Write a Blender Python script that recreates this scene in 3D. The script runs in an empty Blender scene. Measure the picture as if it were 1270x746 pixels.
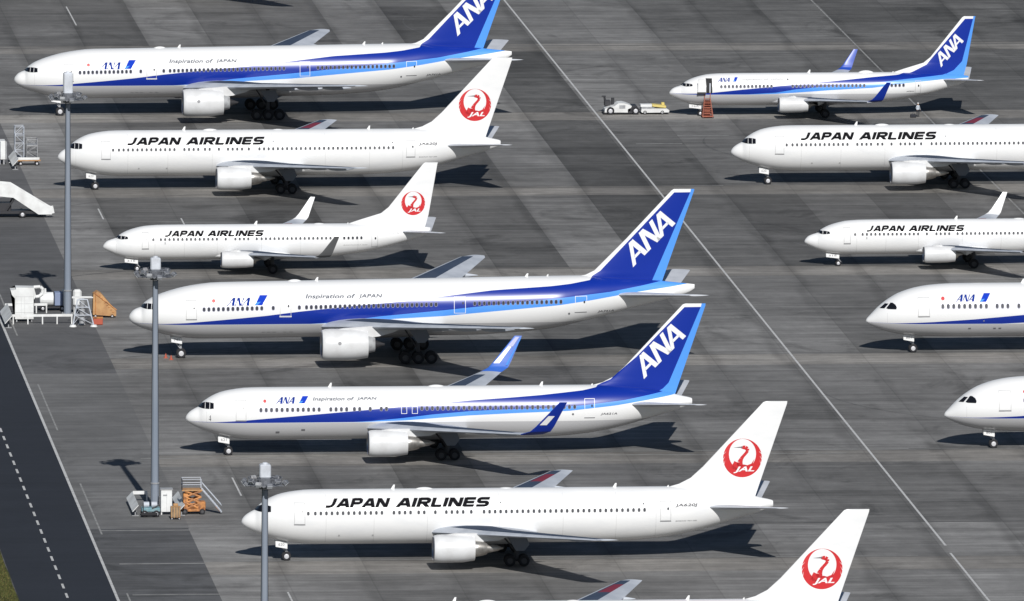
import bpy, bmesh, math, random
from mathutils import Vector, Matrix
random.seed(7)
S = bpy.context.scene
COL = S.collection
# ------------------------------------------------------------------ camera
H, TH, PSI, ROLL, FPX = 219.158, 0.134088205, 0.0928811667, 0.00592235812, 17784.08
cam = bpy.data.cameras.new('camera'); co = bpy.data.objects.new('camera', cam); COL.objects.link(co)
S.camera = co
cam.sensor_width = 36.0; cam.sensor_fit = 'HORIZONTAL'; cam.lens = FPX/1270*36
cam.clip_start = 50; cam.clip_end = 60000
fw = Vector((math.sin(PSI)*math.cos(TH), math.cos(PSI)*math.cos(TH), -math.sin(TH)))
rt = Vector((math.cos(PSI), -math.sin(PSI), 0)); up = rt.cross(fw)
a = rt*math.cos(ROLL)+up*math.sin(ROLL); u = -rt*math.sin(ROLL)+up*math.cos(ROLL)
m = Matrix((a, u, -fw)).transposed().to_4x4(); m.translation = (0, 0, H); co.matrix_world = m
# ------------------------------------------------------------------ sky and sun
SUN_EL, SUN_AZ = math.radians(35.7), math.radians(-2.2)     # azimuth of the shadows, from +Y towards +X
w = bpy.data.worlds.new('World'); S.world = w; w.use_nodes = True
nt = w.node_tree; sky = nt.nodes.new('ShaderNodeTexSky'); sky.sky_type = 'NISHITA'; sky.sun_disc = False
sky.sun_elevation = SUN_EL; sky.sun_rotation = math.pi+SUN_AZ
sky.air_density = 1.0; sky.dust_density = 0.4; sky.ozone_density = 2.5
bg = nt.nodes['Background']; bg.inputs[1].default_value = 0.05
nt.links.new(sky.outputs[0], bg.inputs[0])
sl = bpy.data.lights.new('sun', 'SUN'); sl.energy = 5.0; sl.angle = math.radians(0.5); sl.color = (1, .98, .95)
so = bpy.data.objects.new('sun', sl); COL.objects.link(so); so.location = (150, 1000, 400)
sd = Vector((math.sin(SUN_AZ)*math.cos(SUN_EL), math.cos(SUN_AZ)*math.cos(SUN_EL), -math.sin(SUN_EL)))
so.rotation_euler = sd.to_track_quat('-Z', 'Y').to_euler()
S.view_settings.view_transform = 'Standard'; S.view_settings.look = 'None'
S.view_settings.exposure = -0.22; S.view_settings.gamma = 1; S.view_settings.use_curve_mapping = False
S.render.engine = 'CYCLES'; S.cycles.max_bounces = 5; S.cycles.diffuse_bounces = 3
# ------------------------------------------------------------------ materials
def mat(name, col, rough=.5, metal=0., coat=0., spec=.5):
    m = bpy.data.materials.new(name); m.use_nodes = True
    b = m.node_tree.nodes['Principled BSDF']
    b.inputs['Base Color'].default_value = (*col, 1); b.inputs['Roughness'].default_value = rough
    b.inputs['Metallic'].default_value = metal; b.inputs['Coat Weight'].default_value = coat
    b.inputs['Specular IOR Level'].default_value = spec
    return m
def dirty(name, c1, c2, scale=3., rough=.5, metal=0., lo=.4, hi=.65, stretch=(1, 1, 1)):
    """two tones of the same surface mixed by a noise with its own shape: wear and grime"""
    m = mat(name, c1, rough, metal); t = m.node_tree; N = t.nodes; L = t.links
    tc = N.new('ShaderNodeTexCoord'); mp = N.new('ShaderNodeMapping'); mp.inputs['Scale'].default_value = stretch
    no = N.new('ShaderNodeTexNoise'); no.inputs['Scale'].default_value = scale; no.inputs['Detail'].default_value = 5
    mr = N.new('ShaderNodeMapRange'); mr.inputs[1].default_value = lo; mr.inputs[2].default_value = hi
    mx = N.new('ShaderNodeMix'); mx.data_type = 'RGBA'
    mx.inputs[6].default_value = (*c1, 1); mx.inputs[7].default_value = (*c2, 1)
    L.new(tc.outputs['Object'], mp.inputs[0]); L.new(mp.outputs[0], no.inputs['Vector']); L.new(no.outputs[0], mr.inputs[0])
    L.new(mr.outputs[0], mx.inputs[0]); L.new(mx.outputs[2], N['Principled BSDF'].inputs['Base Color'])
    return m
WHITE = (.80, .80, .795); NAVY = (.004, .026, .285); SKYB = (.085, .30, .80)
BELLY = (.50, .50, .51)
M = {}
M['white'] = dirty('aircraft_white', WHITE, (.745, .75, .755), .35, .3, 0, .45, .75, (1, 1, 3))
M['nacelle'] = dirty('nacelle_paint', (.70, .705, .71), (.62, .62, .62), .8, .35)
M['light_grey'] = dirty('wing_grey', (.50, .53, .58), (.40, .43, .48), .5, .5)
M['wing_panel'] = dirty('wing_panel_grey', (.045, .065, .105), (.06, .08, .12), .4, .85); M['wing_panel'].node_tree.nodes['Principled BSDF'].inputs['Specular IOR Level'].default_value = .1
M['stab_grey'] = dirty('stabilizer_grey', (.58, .60, .64), (.50, .52, .56), .6, .5)
M['red'] = mat('emblem_red', (.56, .02, .025), .45)
M['wing_red'] = mat('wing_marking_red', (.19, .035, .06), .85, 0, 0, .1)
M['black'] = mat('letter_black', (.012, .012, .014), .9, 0, 0, .05)
M['navy'] = mat('letter_navy', (.012, .04, .27), .9, 0, 0, .05)
M['markgrey'] = mat('small_lettering_grey', (.16, .16, .17), .9, 0, 0, .05)
M['seam'] = mat('seam_grey', (.5, .5, .5), .9, 0, 0, .1)
M['faint_seam'] = mat('faint_seam', (.60, .60, .60), .6)
M['sill'] = mat('door_sill_grey', (.24, .24, .25), .5)
M['whitemark'] = mat('marking_white', (.8, .8, .8), .4)
M['glass'] = mat('cockpit_glass', (.008, .009, .012), .08, 0, .3)
M['pane'] = mat('cabin_pane', (.035, .037, .045), .25)
M['rimlight'] = mat('window_reflection_and_port', (.22, .22, .32), .4)  # pale violet ring: reflection at the windows put into the colour
M['metal'] = dirty('bare_metal', (.55, .53, .50), (.34, .32, .30), 1.5, .35, .85)
M['lip'] = mat('polished_lip', (.42, .42, .44), .3, .9)
M['hubdark'] = mat('wheel_hub_shaded', (.07, .07, .075), .7)  # main gear hubs darkened, the shade under the wing is in the colour
M['mastgrey'] = dirty('mast_head_grey', (.17, .18, .20), (.10, .105, .12), 2, .5)
M['darkmetal'] = mat('dark_metal', (.05, .05, .055), .5, .4)
M['geargrey'] = mat('gear_grey', (.42, .43, .45), .5, .1)
M['gearwell'] = mat('gear_door_grey', (.20, .22, .26), .6)
M['strutdark'] = mat('strut_shaded', (.06, .062, .07), .7)  # main strut colour carries the shade below the wing
M['tyre'] = mat('tyre_rubber', (.035, .035, .038), .9, 0, 0, .1)
M['hub'] = mat('wheel_hub', (.6, .6, .62), .4, .2)
M['gwhite'] = dirty('equipment_white', (.76, .77, .76), (.62, .62, .61), .7, .5)
M['ggrey'] = dirty('equipment_grey', (.36, .37, .38), (.24, .24, .25), 1.5, .5)
M['orange'] = dirty('equipment_orange', (.60, .26, .08), (.22, .09, .04), 2.2, .6)
M['tan'] = dirty('tarpaulin_tan', (.52, .30, .13), (.40, .21, .09), 1.2, .7)
M['teal'] = dirty('equipment_teal', (.16, .29, .33), (.30, .40, .42), 1.5, .5)
M['brown'] = dirty('cart_brown', (.28, .20, .12), (.16, .11, .07), 2, .6)
M['conered'] = mat('cone_red', (.42, .09, .05), .6)
M['orangered'] = dirty('ladder_orange', (.36, .11, .06), (.24, .07, .05), 3, .6)
M['yellow'] = mat('cover_yellow', (.62, .50, .16), .5)
M['pole'] = dirty('pole_paint', (.20, .235, .29), (.25, .28, .33), 1.2, .5, 0, .35, .7, (1, 1, .12))
M['polecap'] = dirty('hoist_housing', (.60, .63, .68), (.48, .50, .54), 1.5, .5)
M['lamp_glass'] = mat('floodlight_glass', (.5, .52, .55), .15)
M['skin'] = mat('skin', (.45, .28, .2), .6)
M['shirt'] = mat('shirt_pale', (.55, .6, .66), .8)
M['trousers'] = mat('trousers_dark', (.02, .022, .03), .8)
M['void'] = mat('cabin_dark', (.02, .02, .022), .8)
def fcurve(t, vec_out, pts, x0, x1, z0, z1):
    """returns a socket with the piecewise linear function through pts"""
    N = t.nodes; L = t.links
    mr = N.new('ShaderNodeMapRange'); mr.inputs[1].default_value = x0; mr.inputs[2].default_value = x1
    L.new(vec_out, mr.inputs[0])
    fc = N.new('ShaderNodeFloatCurve'); cv = fc.mapping.curves[0]
    pts = [((x-x0)/(x1-x0), (z-z0)/(z1-z0)) for x, z in pts]
    cv.points[0].location = pts[0]; cv.points[1].location = pts[-1]
    for p in pts[1:-1]: cv.points.new(*p)
    for p in cv.points: p.handle_type = 'VECTOR'
    fc.mapping.update(); L.new(mr.outputs[0], fc.inputs['Value'])
    mr2 = N.new('ShaderNodeMapRange'); mr2.inputs[3].default_value = z0; mr2.inputs[4].default_value = z1
    mr2.clamp = False
    L.new(fc.outputs[0], mr2.inputs[0]); return mr2.outputs[0]
def mth(t, op, a, b):
    n = t.nodes.new('ShaderNodeMath'); n.operation = op
    for i, v in enumerate((a, b)):
        if isinstance(v, (int, float)): n.inputs[i].default_value = v
        else: t.links.new(v, n.inputs[i])
    return n.outputs[0]
def mixc(t, fac, c1, c2):
    n = t.nodes.new('ShaderNodeMix'); n.data_type = 'RGBA'; t.links.new(fac, n.inputs[0])
    for i, v in ((6, c1), (7, c2)):
        if isinstance(v, tuple): n.inputs[i].default_value = (*v, 1)
        else: t.links.new(v, n.inputs[i])
    return n.outputs[2]
def stripe_mat(name, T, B, L_, belly, length):
    """airline stripe paint: navy between B and T, light blue between L and B, grey belly"""
    m = mat(name, WHITE, .3, 0, .12); t = m.node_tree
    tc = t.nodes.new('ShaderNodeTexCoord'); sp = t.nodes.new('ShaderNodeSeparateXYZ')
    t.links.new(tc.outputs['Object'], sp.inputs[0]); X, Z = sp.outputs[0], sp.outputs[2]
    fT, fB, fL = [fcurve(t, X, p, 0, length, 0, 12) for p in (T, B, L_)]
    uT = mth(t, 'LESS_THAN', Z, fT); oB = mth(t, 'GREATER_THAN', Z, fB); oL = mth(t, 'GREATER_THAN', Z, fL)
    c = mixc(t, mth(t, 'LESS_THAN', Z, belly), WHITE, BELLY)
    c = mixc(t, mth(t, 'MULTIPLY', uT, oL), c, SKYB)
    c = mixc(t, mth(t, 'MULTIPLY', uT, oB), c, NAVY)
    t.links.new(c, t.nodes['Principled BSDF'].inputs['Base Color']); return m
def fin_mat(name, XL, XR, ztop, x0, x1, z0, z1):
    m = mat(name, WHITE, .45, 0, 0, .25); t = m.node_tree
    tc = t.nodes.new('ShaderNodeTexCoord'); sp = t.nodes.new('ShaderNodeSeparateXYZ')
    t.links.new(tc.outputs['Object'], sp.inputs[0]); X, Z = sp.outputs[0], sp.outputs[2]
    fl = fcurve(t, Z, XL, z0, z1, x0, x1); fr = fcurve(t, Z, XR, z0, z1, x0, x1)
    ol = mth(t, 'GREATER_THAN', X, fl); orr = mth(t, 'GREATER_THAN', X, fr); ut = mth(t, 'LESS_THAN', Z, ztop)
    inn = mth(t, 'MULTIPLY', ol, ut)
    c = mixc(t, inn, WHITE, NAVY); c = mixc(t, mth(t, 'MULTIPLY', orr, ol), c, SKYB)
    t.links.new(c, t.nodes['Principled BSDF'].inputs['Base Color']); return m
# ------------------------------------------------------------------ object helpers
def link(o, parent=None):
    COL.objects.link(o)
    if parent is not None: o.parent = parent
    return o
def obj(name, bm, mats, parent=None, smooth=False):
    me = bpy.data.meshes.new(name); bm.to_mesh(me); bm.free()
    for x in (mats if isinstance(mats, (list, tuple)) else [mats]): me.materials.append(x)
    if smooth:
        for p in me.polygons: p.use_smooth = True
        me.set_sharp_from_angle(angle=math.radians(38))
    return link(bpy.data.objects.new(name, me), parent)
def tag(o, label, cat, group=None):
    o['label'] = label; o['category'] = cat
    if group: o['group'] = group
    return o
def struct(o): o['kind'] = 'structure'; return o
def thing(name, label, cat, loc=(0, 0, 0), rz=0, group=None):
    o = link(bpy.data.objects.new(name, None)); o.empty_display_size = .5
    o.location = loc; o.rotation_euler = (0, 0, rz); return tag(o, label, cat, group)
def copy_tree(o, parent=None):
    c = o.copy(); COL.objects.link(c)
    if parent is not None: c.parent = parent
    for ch in o.children: copy_tree(ch, c)
    return c
def box(bm, c, s, rot=None, mi=0, bev=0.):
    r = bmesh.ops.create_cube(bm, size=1); vs = r['verts']
    bmesh.ops.scale(bm, vec=s, verts=vs)
    if bev:
        es = list({e for v in vs for e in v.link_edges})
        rr = bmesh.ops.bevel(bm, geom=es, offset=bev, segments=1, affect='EDGES', profile=.5)
        vs = list({v for f in rr['faces'] for v in f.verts} | set(v for v in vs if v.is_valid))
    if rot is not None: bmesh.ops.rotate(bm, cent=(0, 0, 0), matrix=rot, verts=vs)
    bmesh.ops.translate(bm, vec=c, verts=vs)
    for f in {f for v in vs for f in v.link_faces}: f.material_index = mi
def RY(d): return Matrix.Rotation(math.radians(d), 3, 'Y')
def RZ(d): return Matrix.Rotation(math.radians(d), 3, 'Z')
def RX(d): return Matrix.Rotation(math.radians(d), 3, 'X')
def tube(bm, p0, p1, r0, r1=None, n=10, mi=0):
    r1 = r0 if r1 is None else r1; p0 = Vector(p0); p1 = Vector(p1); d = (p1-p0)
    q = d.to_track_quat('Z', 'Y').to_matrix()
    A = [bm.verts.new(p0+q@Vector((r0*math.cos(t), r0*math.sin(t), 0))) for t in [2*math.pi*i/n for i in range(n)]]
    B = [bm.verts.new(p1+q@Vector((r1*math.cos(t), r1*math.sin(t), 0))) for t in [2*math.pi*i/n for i in range(n)]]
    for i in range(n):
        bm.faces.new((A[i], A[(i+1) % n], B[(i+1) % n], B[i])).material_index = mi
    bm.faces.new(A[::-1]).material_index = mi; bm.faces.new(B).material_index = mi
def prism(bm, poly, y0, y1, mi=0):
    """extrude an XZ polygon along Y"""
    A = [bm.verts.new((x, y0, z)) for x, z in poly]; B = [bm.verts.new((x, y1, z)) for x, z in poly]; n = len(poly)
    fs = [bm.faces.new(A), bm.faces.new(B[::-1])]
    for i in range(n): fs.append(bm.faces.new((A[(i+1) % n], A[i], B[i], B[(i+1) % n])))
    for f in fs: f.material_index = mi
def lathe_x(bm, prof, cx, cy, cz, n=28, mi=0, closed=True):
    """revolve (x, r) about an axis along X"""
    rings = []
    for x, r in prof:
        rings.append([bm.verts.new((cx+x, cy+r*math.cos(2*math.pi*i/n), cz+r*math.sin(2*math.pi*i/n))) for i in range(n)])
    for A, B in zip(rings, rings[1:]):
        for i in range(n):
            bm.faces.new((A[i], A[(i+1) % n], B[(i+1) % n], B[i])).material_index = mi
    if closed:
        bm.faces.new(rings[0][::-1]).material_index = mi; bm.faces.new(rings[-1]).material_index = mi
def lerp_tab(tab, x, k=1):
    if x <= tab[0][0]: return tab[0][k]
    for p, q in zip(tab, tab[1:]):
        if x <= q[0]:
            t = (x-p[0])/(q[0]-p[0]); return p[k]+(q[k]-p[k])*t
    return tab[-1][k]
def smooth_tab(tab, x, k=1):
    """monotone cubic through the table"""
    n = len(tab)
    if x <= tab[0][0]: return tab[0][k]
    if x >= tab[-1][0]: return tab[-1][k]
    i = 0
    while tab[i+1][0] < x: i += 1
    def dl(j): return (tab[j+1][k]-tab[j][k])/(tab[j+1][0]-tab[j][0])
    def tg(j):
        if j == 0: return dl(0)
        if j == n-1: return dl(n-2)
        a_, b_ = dl(j-1), dl(j)
        return 0 if a_*b_ <= 0 else 2*a_*b_/(a_+b_)
    h = tab[i+1][0]-tab[i][0]; t = (x-tab[i][0])/h
    p0, p1, m0, m1 = tab[i][k], tab[i+1][k], tg(i)*h, tg(i+1)*h
    return (2*t**3-3*t**2+1)*p0+(t**3-2*t**2+t)*m0+(-2*t**3+3*t**2)*p1+(t**3-t**2)*m1
# ------------------------------------------------------------------ aircraft types (metres, nose at x=0, tail +x, port side -y)
def stations(top, bot):
    return top, bot
TYPES = {
 'medium_wide': dict(L=53.8, Ry=2.52, blade=0.,
   top=[(0, 3.98), (.06, 4.2), (.25, 4.48), (.55, 4.75), (1.0, 5.02), (1.34, 5.2), (1.75, 5.66), (2.3, 6.05), (2.8, 6.35), (3.8, 6.76), (5.1, 7.02), (6.4, 7.16), (8, 7.2), (20, 7.2), (44, 7.22), (48, 7.0), (51, 6.45), (52.5, 6.05), (53.6, 5.8), (53.8, 5.72)],
   bot=[(0, 3.9), (.06, 3.78), (.29, 3.52), (.7, 3.25), (1.21, 3.0), (2.13, 2.62), (3.57, 2.17), (5, 1.86), (7.1, 1.68), (10, 1.65), (36, 1.68), (39, 1.78), (42.2, 2.05), (45.65, 2.66), (49.1, 3.6), (52.6, 4.65), (53.6, 5.0), (53.8, 5.05)],
   wing=[(0, 18.0, 12.4, 2.85, 0), (2.5, 19.2, 10.4, 3.1, 3), (7.9, 22.9, 6.8, 3.7, 5), (23.4, 33.3, 2.35, 5.35, 6), (23.78, 34.0, 1.8, 5.42, 8)],
   winglet=[(23.5, 33.35, 2.35, 5.37, 20), (24.2, 34.3, 2.15, 5.75, 55), (24.55, 34.9, 1.9, 6.35, 72), (25.5, 37.25, .8, 9.0, 75)],
   stab=[(0, 46.0, 6.6, 5.15, 3), (1.2, 46.7, 5.8, 5.25, 6), (9.1, 52.7, 1.8, 6.3, 7), (9.31, 53.1, 1.3, 6.33, 7)],
   finLE=[(43.0, 7.15), (44.27, 7.5), (45.42, 8.08), (46.68, 9.23), (52.75, 15.75), (53.0, 15.84)], finTE=[(51.3, 5.9), (52.0, 6.17), (55.16, 15.6), (55.18, 15.84)],
   eng=dict(x=18.66, y=7.92, z=2.28, r=1.42, l=4.2, core=6.3, kind='short'),
   nose_gear=4.55, main_gear=27.4, track=4.65, axles=2, wr=.57, nwr=.47,
   cock=[[(1.28, 5.2), (1.95, 5.13), (2.02, 5.76), (1.74, 5.64)], [(2.0, 5.13), (2.42, 5.14), (2.47, 5.78), (2.07, 5.77)], [(2.47, 5.14), (2.86, 5.2), (2.88, 5.73), (2.52, 5.78)]],
   wz=lambda x: 5.1+.003*x, wsize=(.26, .37)),
 'large_wide': dict(L=63.0, Ry=3.1, blade=.75,
   top=[(0, 4.62), (.06, 4.85), (.25, 5.13), (.51, 5.4), (.9, 5.6), (1.29, 5.75), (1.68, 6.2), (2.2, 6.58), (2.77, 6.9), (4.25, 7.46), (6.12, 7.96), (8, 8.27), (9.6, 8.42), (15, 8.5), (30, 8.69), (46.7, 8.9), (51, 8.93), (55, 8.7), (59.4, 8.28), (62, 8.0), (63, 7.88)],
   bot=[(0, 4.5), (.06, 4.34), (.28, 4.05), (.8, 3.7), (1.45, 3.4), (2.86, 2.98), (4.42, 2.57), (5.67, 2.34), (8.5, 2.2), (20, 2.28), (38, 2.42), (42, 2.6), (46.7, 3.05), (51.3, 4.05), (55.7, 5.2), (60, 6.3), (62.3, 6.95), (63, 7.4)],
   wing=[(0, 19.4, 15.8, 3.5, 0), (3.1, 21.5, 13.2, 3.8, 3), (10.2, 26.4, 8.4, 4.7, 5), (29.6, 39.3, 3.0, 7.1, 7), (30.46, 40.6, 1.7, 7.22, 8)],
   stab=[(0, 53.0, 7.6, 6.8, 3), (1.2, 53.9, 7.0, 6.9, 6), (10.5, 60.9, 2.7, 8.05, 7), (10.75, 61.3, 2.2, 8.08, 7)],
   finLE=[(49.8, 8.85), (50.79, 9.02), (51.81, 9.5), (55.34, 13.04), (60.35, 18.4), (60.6, 18.56)], finTE=[(58.9, 7.9), (59.39, 8.3), (62.88, 18.4), (62.9, 18.56)],
   eng=dict(x=20.6, y=9.7, z=2.72, r=1.74, l=5.15, core=7.3, kind='hidden'),
   nose_gear=5.8, main_gear=31.7, track=5.49, axles=3, wr=.67, nwr=.55,
   cock=[[(1.2, 5.78), (1.9, 5.68), (2.0, 6.25), (1.68, 6.17)], [(1.95, 5.68), (2.35, 5.7), (2.42, 6.27), (2.05, 6.26)], [(2.4, 5.7), (2.85, 5.76), (2.86, 6.22), (2.47, 6.27)]],
   wz=lambda x: 5.68+.0155*x, wsize=(.27, .38)),
 'narrow': dict(L=38.05, Ry=1.88, blade=0.,
   top=[(0, 2.9), (.05, 3.05), (.2, 3.27), (.45, 3.5), (.9, 3.7), (1.41, 3.86), (1.75, 4.12), (2.08, 4.36), (2.7, 4.68), (3.44, 4.95), (4.96, 5.28), (6.65, 5.38), (10, 5.4), (29, 5.42), (32, 5.4), (35, 5.25), (37, 5.05), (38.05, 4.9)],
   bot=[(0, 2.82), (.05, 2.72), (.2, 2.6), (.4, 2.46), (.9, 2.2), (1.59, 1.88), (2.78, 1.53), (3.9, 1.4), (5, 1.35), (9, 1.35), (24, 1.4), (27.4, 1.72), (31.1, 2.24), (35.4, 3.35), (37.4, 4.0), (38.05, 4.45)],
   wing=[(0, 12.4, 9.0, 1.95, 0), (1.88, 13.9, 7.4, 2.05, 3), (5.4, 16.4, 5.0, 2.5, 5), (16.8, 23.2, 1.75, 3.7, 7)],
   winglet=[(16.75, 23.2, 1.75, 3.7, 15), (17.15, 23.7, 1.5, 3.95, 55), (17.35, 24.1, 1.25, 4.35, 74), (17.95, 25.5, .55, 6.25, 76)],
   stab=[(0, 33.9, 4.2, 4.4, 3), (.8, 34.6, 3.7, 4.5, 6), (7.0, 38.0, 1.35, 5.15, 7), (7.17, 38.3, .9, 5.18, 7)],
   finLE=[(28.4, 5.38), (29.86, 5.86), (32.33, 6.61), (33.2, 7.3), (37.2, 12.35), (37.44, 12.5)], finTE=[(37.4, 4.7), (37.85, 6.4), (38.85, 12.3), (38.9, 12.5)],
   eng=dict(x=13.35, y=4.83, z=1.92, r=1.0, l=3.72, core=4.65, kind='plug'),
   nose_gear=3.95, main_gear=19.5, track=2.86, axles=1, wr=.56, nwr=.34,
   cock=[[(1.4, 3.93), (2.0, 3.84), (2.06, 4.18), (1.78, 4.2)], [(2.05, 3.84), (2.42, 3.88), (2.5, 4.2), (2.12, 4.21)], [(2.46, 3.88), (2.82, 3.94), (2.8, 4.14), (2.54, 4.2)]],
   wz=lambda x: 3.9+.002*x, wsize=(.25, .34)),
 'carbon_wide': dict(L=56.0, Ry=2.88, blade=0.,
   top=[(0, 3.58), (.08, 3.8), (.37, 4.12), (.9, 4.68), (1.41, 5.18), (2.15, 5.78), (2.9, 6.27), (3.64, 6.67), (5.43, 7.26), (7.22, 7.56), (9.46, 7.7), (12, 7.72), (44, 7.75), (49, 7.4), (53, 6.6), (56, 5.9)],
   bot=[(0, 3.5), (.08, 3.38), (.23, 3.24), (1.13, 2.8), (2.18, 2.42), (3.98, 2.05), (6.98, 1.83), (10, 1.75), (36, 1.75), (41, 2.1), (47, 3.3), (52, 4.5), (56, 5.4)],
   wing=[(0, 19.5, 13.5, 2.8, 0), (2.9, 21.3, 11.5, 3.1, 3), (9.8, 25.9, 7.5, 4.0, 6), (28.5, 38.6, 2.4, 7.2, 10), (30.05, 40.6, .6, 7.7, 12)],
   stab=[(0, 47.5, 6.5, 5.6, 3), (1.2, 48.3, 6.0, 5.7, 6), (9.9, 54.5, 2.1, 6.9, 7)],
   finLE=[(44.5, 7.7), (46, 8.3), (47.5, 9.6), (53.5, 16.7)], finTE=[(52.4, 6.6), (52.8, 7.2), (55.9, 16.7)],
   eng=dict(x=19.9, y=9.9, z=2.55, r=1.65, l=4.6, core=6.6, kind='short'),
   nose_gear=5.3, main_gear=28.1, track=4.9, axles=2, wr=.62, nwr=.48,
   cock=[[(1.44, 5.06), (1.92, 5.1), (2.4, 5.62), (2.05, 5.6)], [(2.1, 5.13), (2.3, 5.07), (3.15, 5.1), (3.22, 5.3), (3.1, 5.58), (2.82, 5.76), (2.6, 5.74)]],
   wz=lambda x: 5.5, wsize=(.27, .45)),
}
def surf(T, x):
    zt = smooth_tab(T['top'], x); zb = smooth_tab(T['bot'], x)
    rz = (zt-zb)/2; zc = (zt+zb)/2
    Rz = (T['top'][len(T['top'])//2][1]-T['bot'][len(T['bot'])//2][1])/2
    k = min(1, rz/Rz)
    if x > T['L']*.6: ry = T['Ry']*k**(1+T['blade']*.6)
    else: ry = T['Ry']*k**.97
    return zc, rz, ry
def fus_y(T, x, z):
    zc, rz, ry = surf(T, x); q = (z-zc)/max(rz, .01)
    return ry*math.sqrt(max(0, 1-q*q))
def make_fuselage(T, material, parent):
    bm = bmesh.new(); n = 56; L = T['L']
    xs = [0.005, .03, .08, .16, .28, .42, .6, .8, 1, 1.2, 1.34, 1.45, 1.6, 1.75, 1.95, 2.2, 2.5, 2.8, 3.2, 3.6, 4.1, 4.7, 5.4, 6.2, 7, 8, 9, 10, 11, 12, 13, 14, 15, 16, 17]
    x = 18
    while x < L*.62: xs.append(x); x += 1.2
    while x < L-.6: xs.append(x); x += .8
    xs += [L-.5, L-.2, L]
    rings = []
    for x in xs:
        zc, rz, ry = surf(T, x)
        rings.append([bm.verts.new((x, -ry*math.sin(2*math.pi*i/n), zc+rz*math.cos(2*math.pi*i/n))) for i in range(n)])
    for A, B in zip(rings, rings[1:]):
        for i in range(n): bm.faces.new((A[i], B[i], B[(i+1) % n], A[(i+1) % n]))
    bm.faces.new(rings[0]); bm.faces.new(rings[-1][::-1])
    bmesh.ops.recalc_face_normals(bm, faces=bm.faces)
    return obj('fuselage', bm, material, parent, True)
def drape(bm_in, T, off=.018, dz=.16, dx=.5, yfn=None, sides=(-1,), conv=False):
    """cut a flat XZ mesh finely and lay it on the body (or fin) skin"""
    bm = bm_in
    if not bm.verts: return bm
    x0 = min(v.co.x for v in bm.verts); x1 = max(v.co.x for v in bm.verts)
    z0 = min(v.co.z for v in bm.verts); z1 = max(v.co.z for v in bm.verts)
    def cut(lo, hi, st, ax):
        k = math.floor(lo/st)+1
        while k*st < hi:
            co_ = Vector((0, 0, 0)); co_[ax] = k*st; no = Vector((0, 0, 0)); no[ax] = 1
            bmesh.ops.bisect_plane(bm, geom=bm.verts[:]+bm.edges[:]+bm.faces[:], plane_co=co_, plane_no=no); k += 1
    cut(z0, z1, dz, 2)
    if dx: cut(x0, x1, dx, 0)
    yfn = yfn or (lambda x, z: fus_y(T, x, z))
    bm.normal_update()
    for f in bm.faces:
        if f.normal.y > 0: f.normal_flip()
    if len(sides) == 2:
        geo = bmesh.ops.duplicate(bm, geom=bm.verts[:]+bm.edges[:]+bm.faces[:])['geom']
        other = {g for g in geo if isinstance(g, bmesh.types.BMVert)}
        for g in geo:
            if isinstance(g, bmesh.types.BMFace): g.normal_flip()
    else: other = set()
    for v in bm.verts:
        e = .02; x, z = v.co.x, v.co.z
        y = yfn(x, z)
        nx = -(yfn(x+e, z)-yfn(x-e, z))/(2*e); nz = -(yfn(x, z+e)-yfn(x, z-e))/(2*e)
        nx = max(-3, min(3, nx)); nz = max(-3, min(3, nz))
        nn = Vector((nx, 1, nz)).normalized()*off
        s = 1 if v in other else -1
        v.co = Vector((x+nn.x, s*(y+nn.y), z+nn.z))
    return bm
def polys(ps, mi=0):
    bm = bmesh.new()
    for p in ps:
        k = 0
        if isinstance(p, tuple) and isinstance(p[0], list): p, k = p
        f = bm.faces.new([bm.verts.new((x, 0, z)) for x, z in p]); f.material_index = k
    bmesh.ops.triangulate(bm, faces=[f for f in bm.faces if len(f.verts) > 4])
    return bm
def rect(x0, x1, z0, z1): return [(x0, z0), (x1, z0), (x1, z1), (x0, z1)]
def ring(x0, x1, z0, z1, t):
    return [rect(x0, x1, z0, z0+t), rect(x0, x1, z1-t, z1), rect(x0, x0+t, z0+t, z1-t), rect(x1-t, x1, z0+t, z1-t)]
def disc(cx, cz, r, n=20, rz=None): return [(cx+r*math.cos(2*math.pi*i/n), cz+(rz or r)*math.sin(2*math.pi*i/n)) for i in range(n)]
TXT = {}
def text_bm(s, x0, x1, z0, z1, shear=0., bold=0.):
    """letters as flat XZ faces, fitted to the box"""
    cu = bpy.data.curves.new('t', 'FONT'); cu.body = s; cu.shear = shear; cu.offset = bold; cu.resolution_u = 4; cu.space_character = .98 if bold > .03 else 1.02
    o = bpy.data.objects.new('t', cu); COL.objects.link(o)
    dg = bpy.context.evaluated_depsgraph_get()
    me = bpy.data.meshes.new_from_object(o.evaluated_get(dg))
    bm = bmesh.new(); bm.from_mesh(me)
    COL.objects.unlink(o); bpy.data.objects.remove(o); bpy.data.curves.remove(cu); bpy.data.meshes.remove(me)
    xa = min(v.co.x for v in bm.verts); xb = max(v.co.x for v in bm.verts)
    ya = min(v.co.y for v in bm.verts); yb = max(v.co.y for v in bm.verts)
    for v in bm.verts:
        v.co = Vector((x0+(v.co.x-xa)/(xb-xa)*(x1-x0), 0, z0+(v.co.y-ya)/(yb-ya)*(z1-z0)))
    return bm
AF = [0, .01, .03, .07, .13, .2, .3, .42, .55, .7, .85, 1]
def prof(s): return (2.969*math.sqrt(s)-1.26*s-3.516*s*s+2.843*s**3-1.036*s**4)   # max about 1 at s=.3
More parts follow.
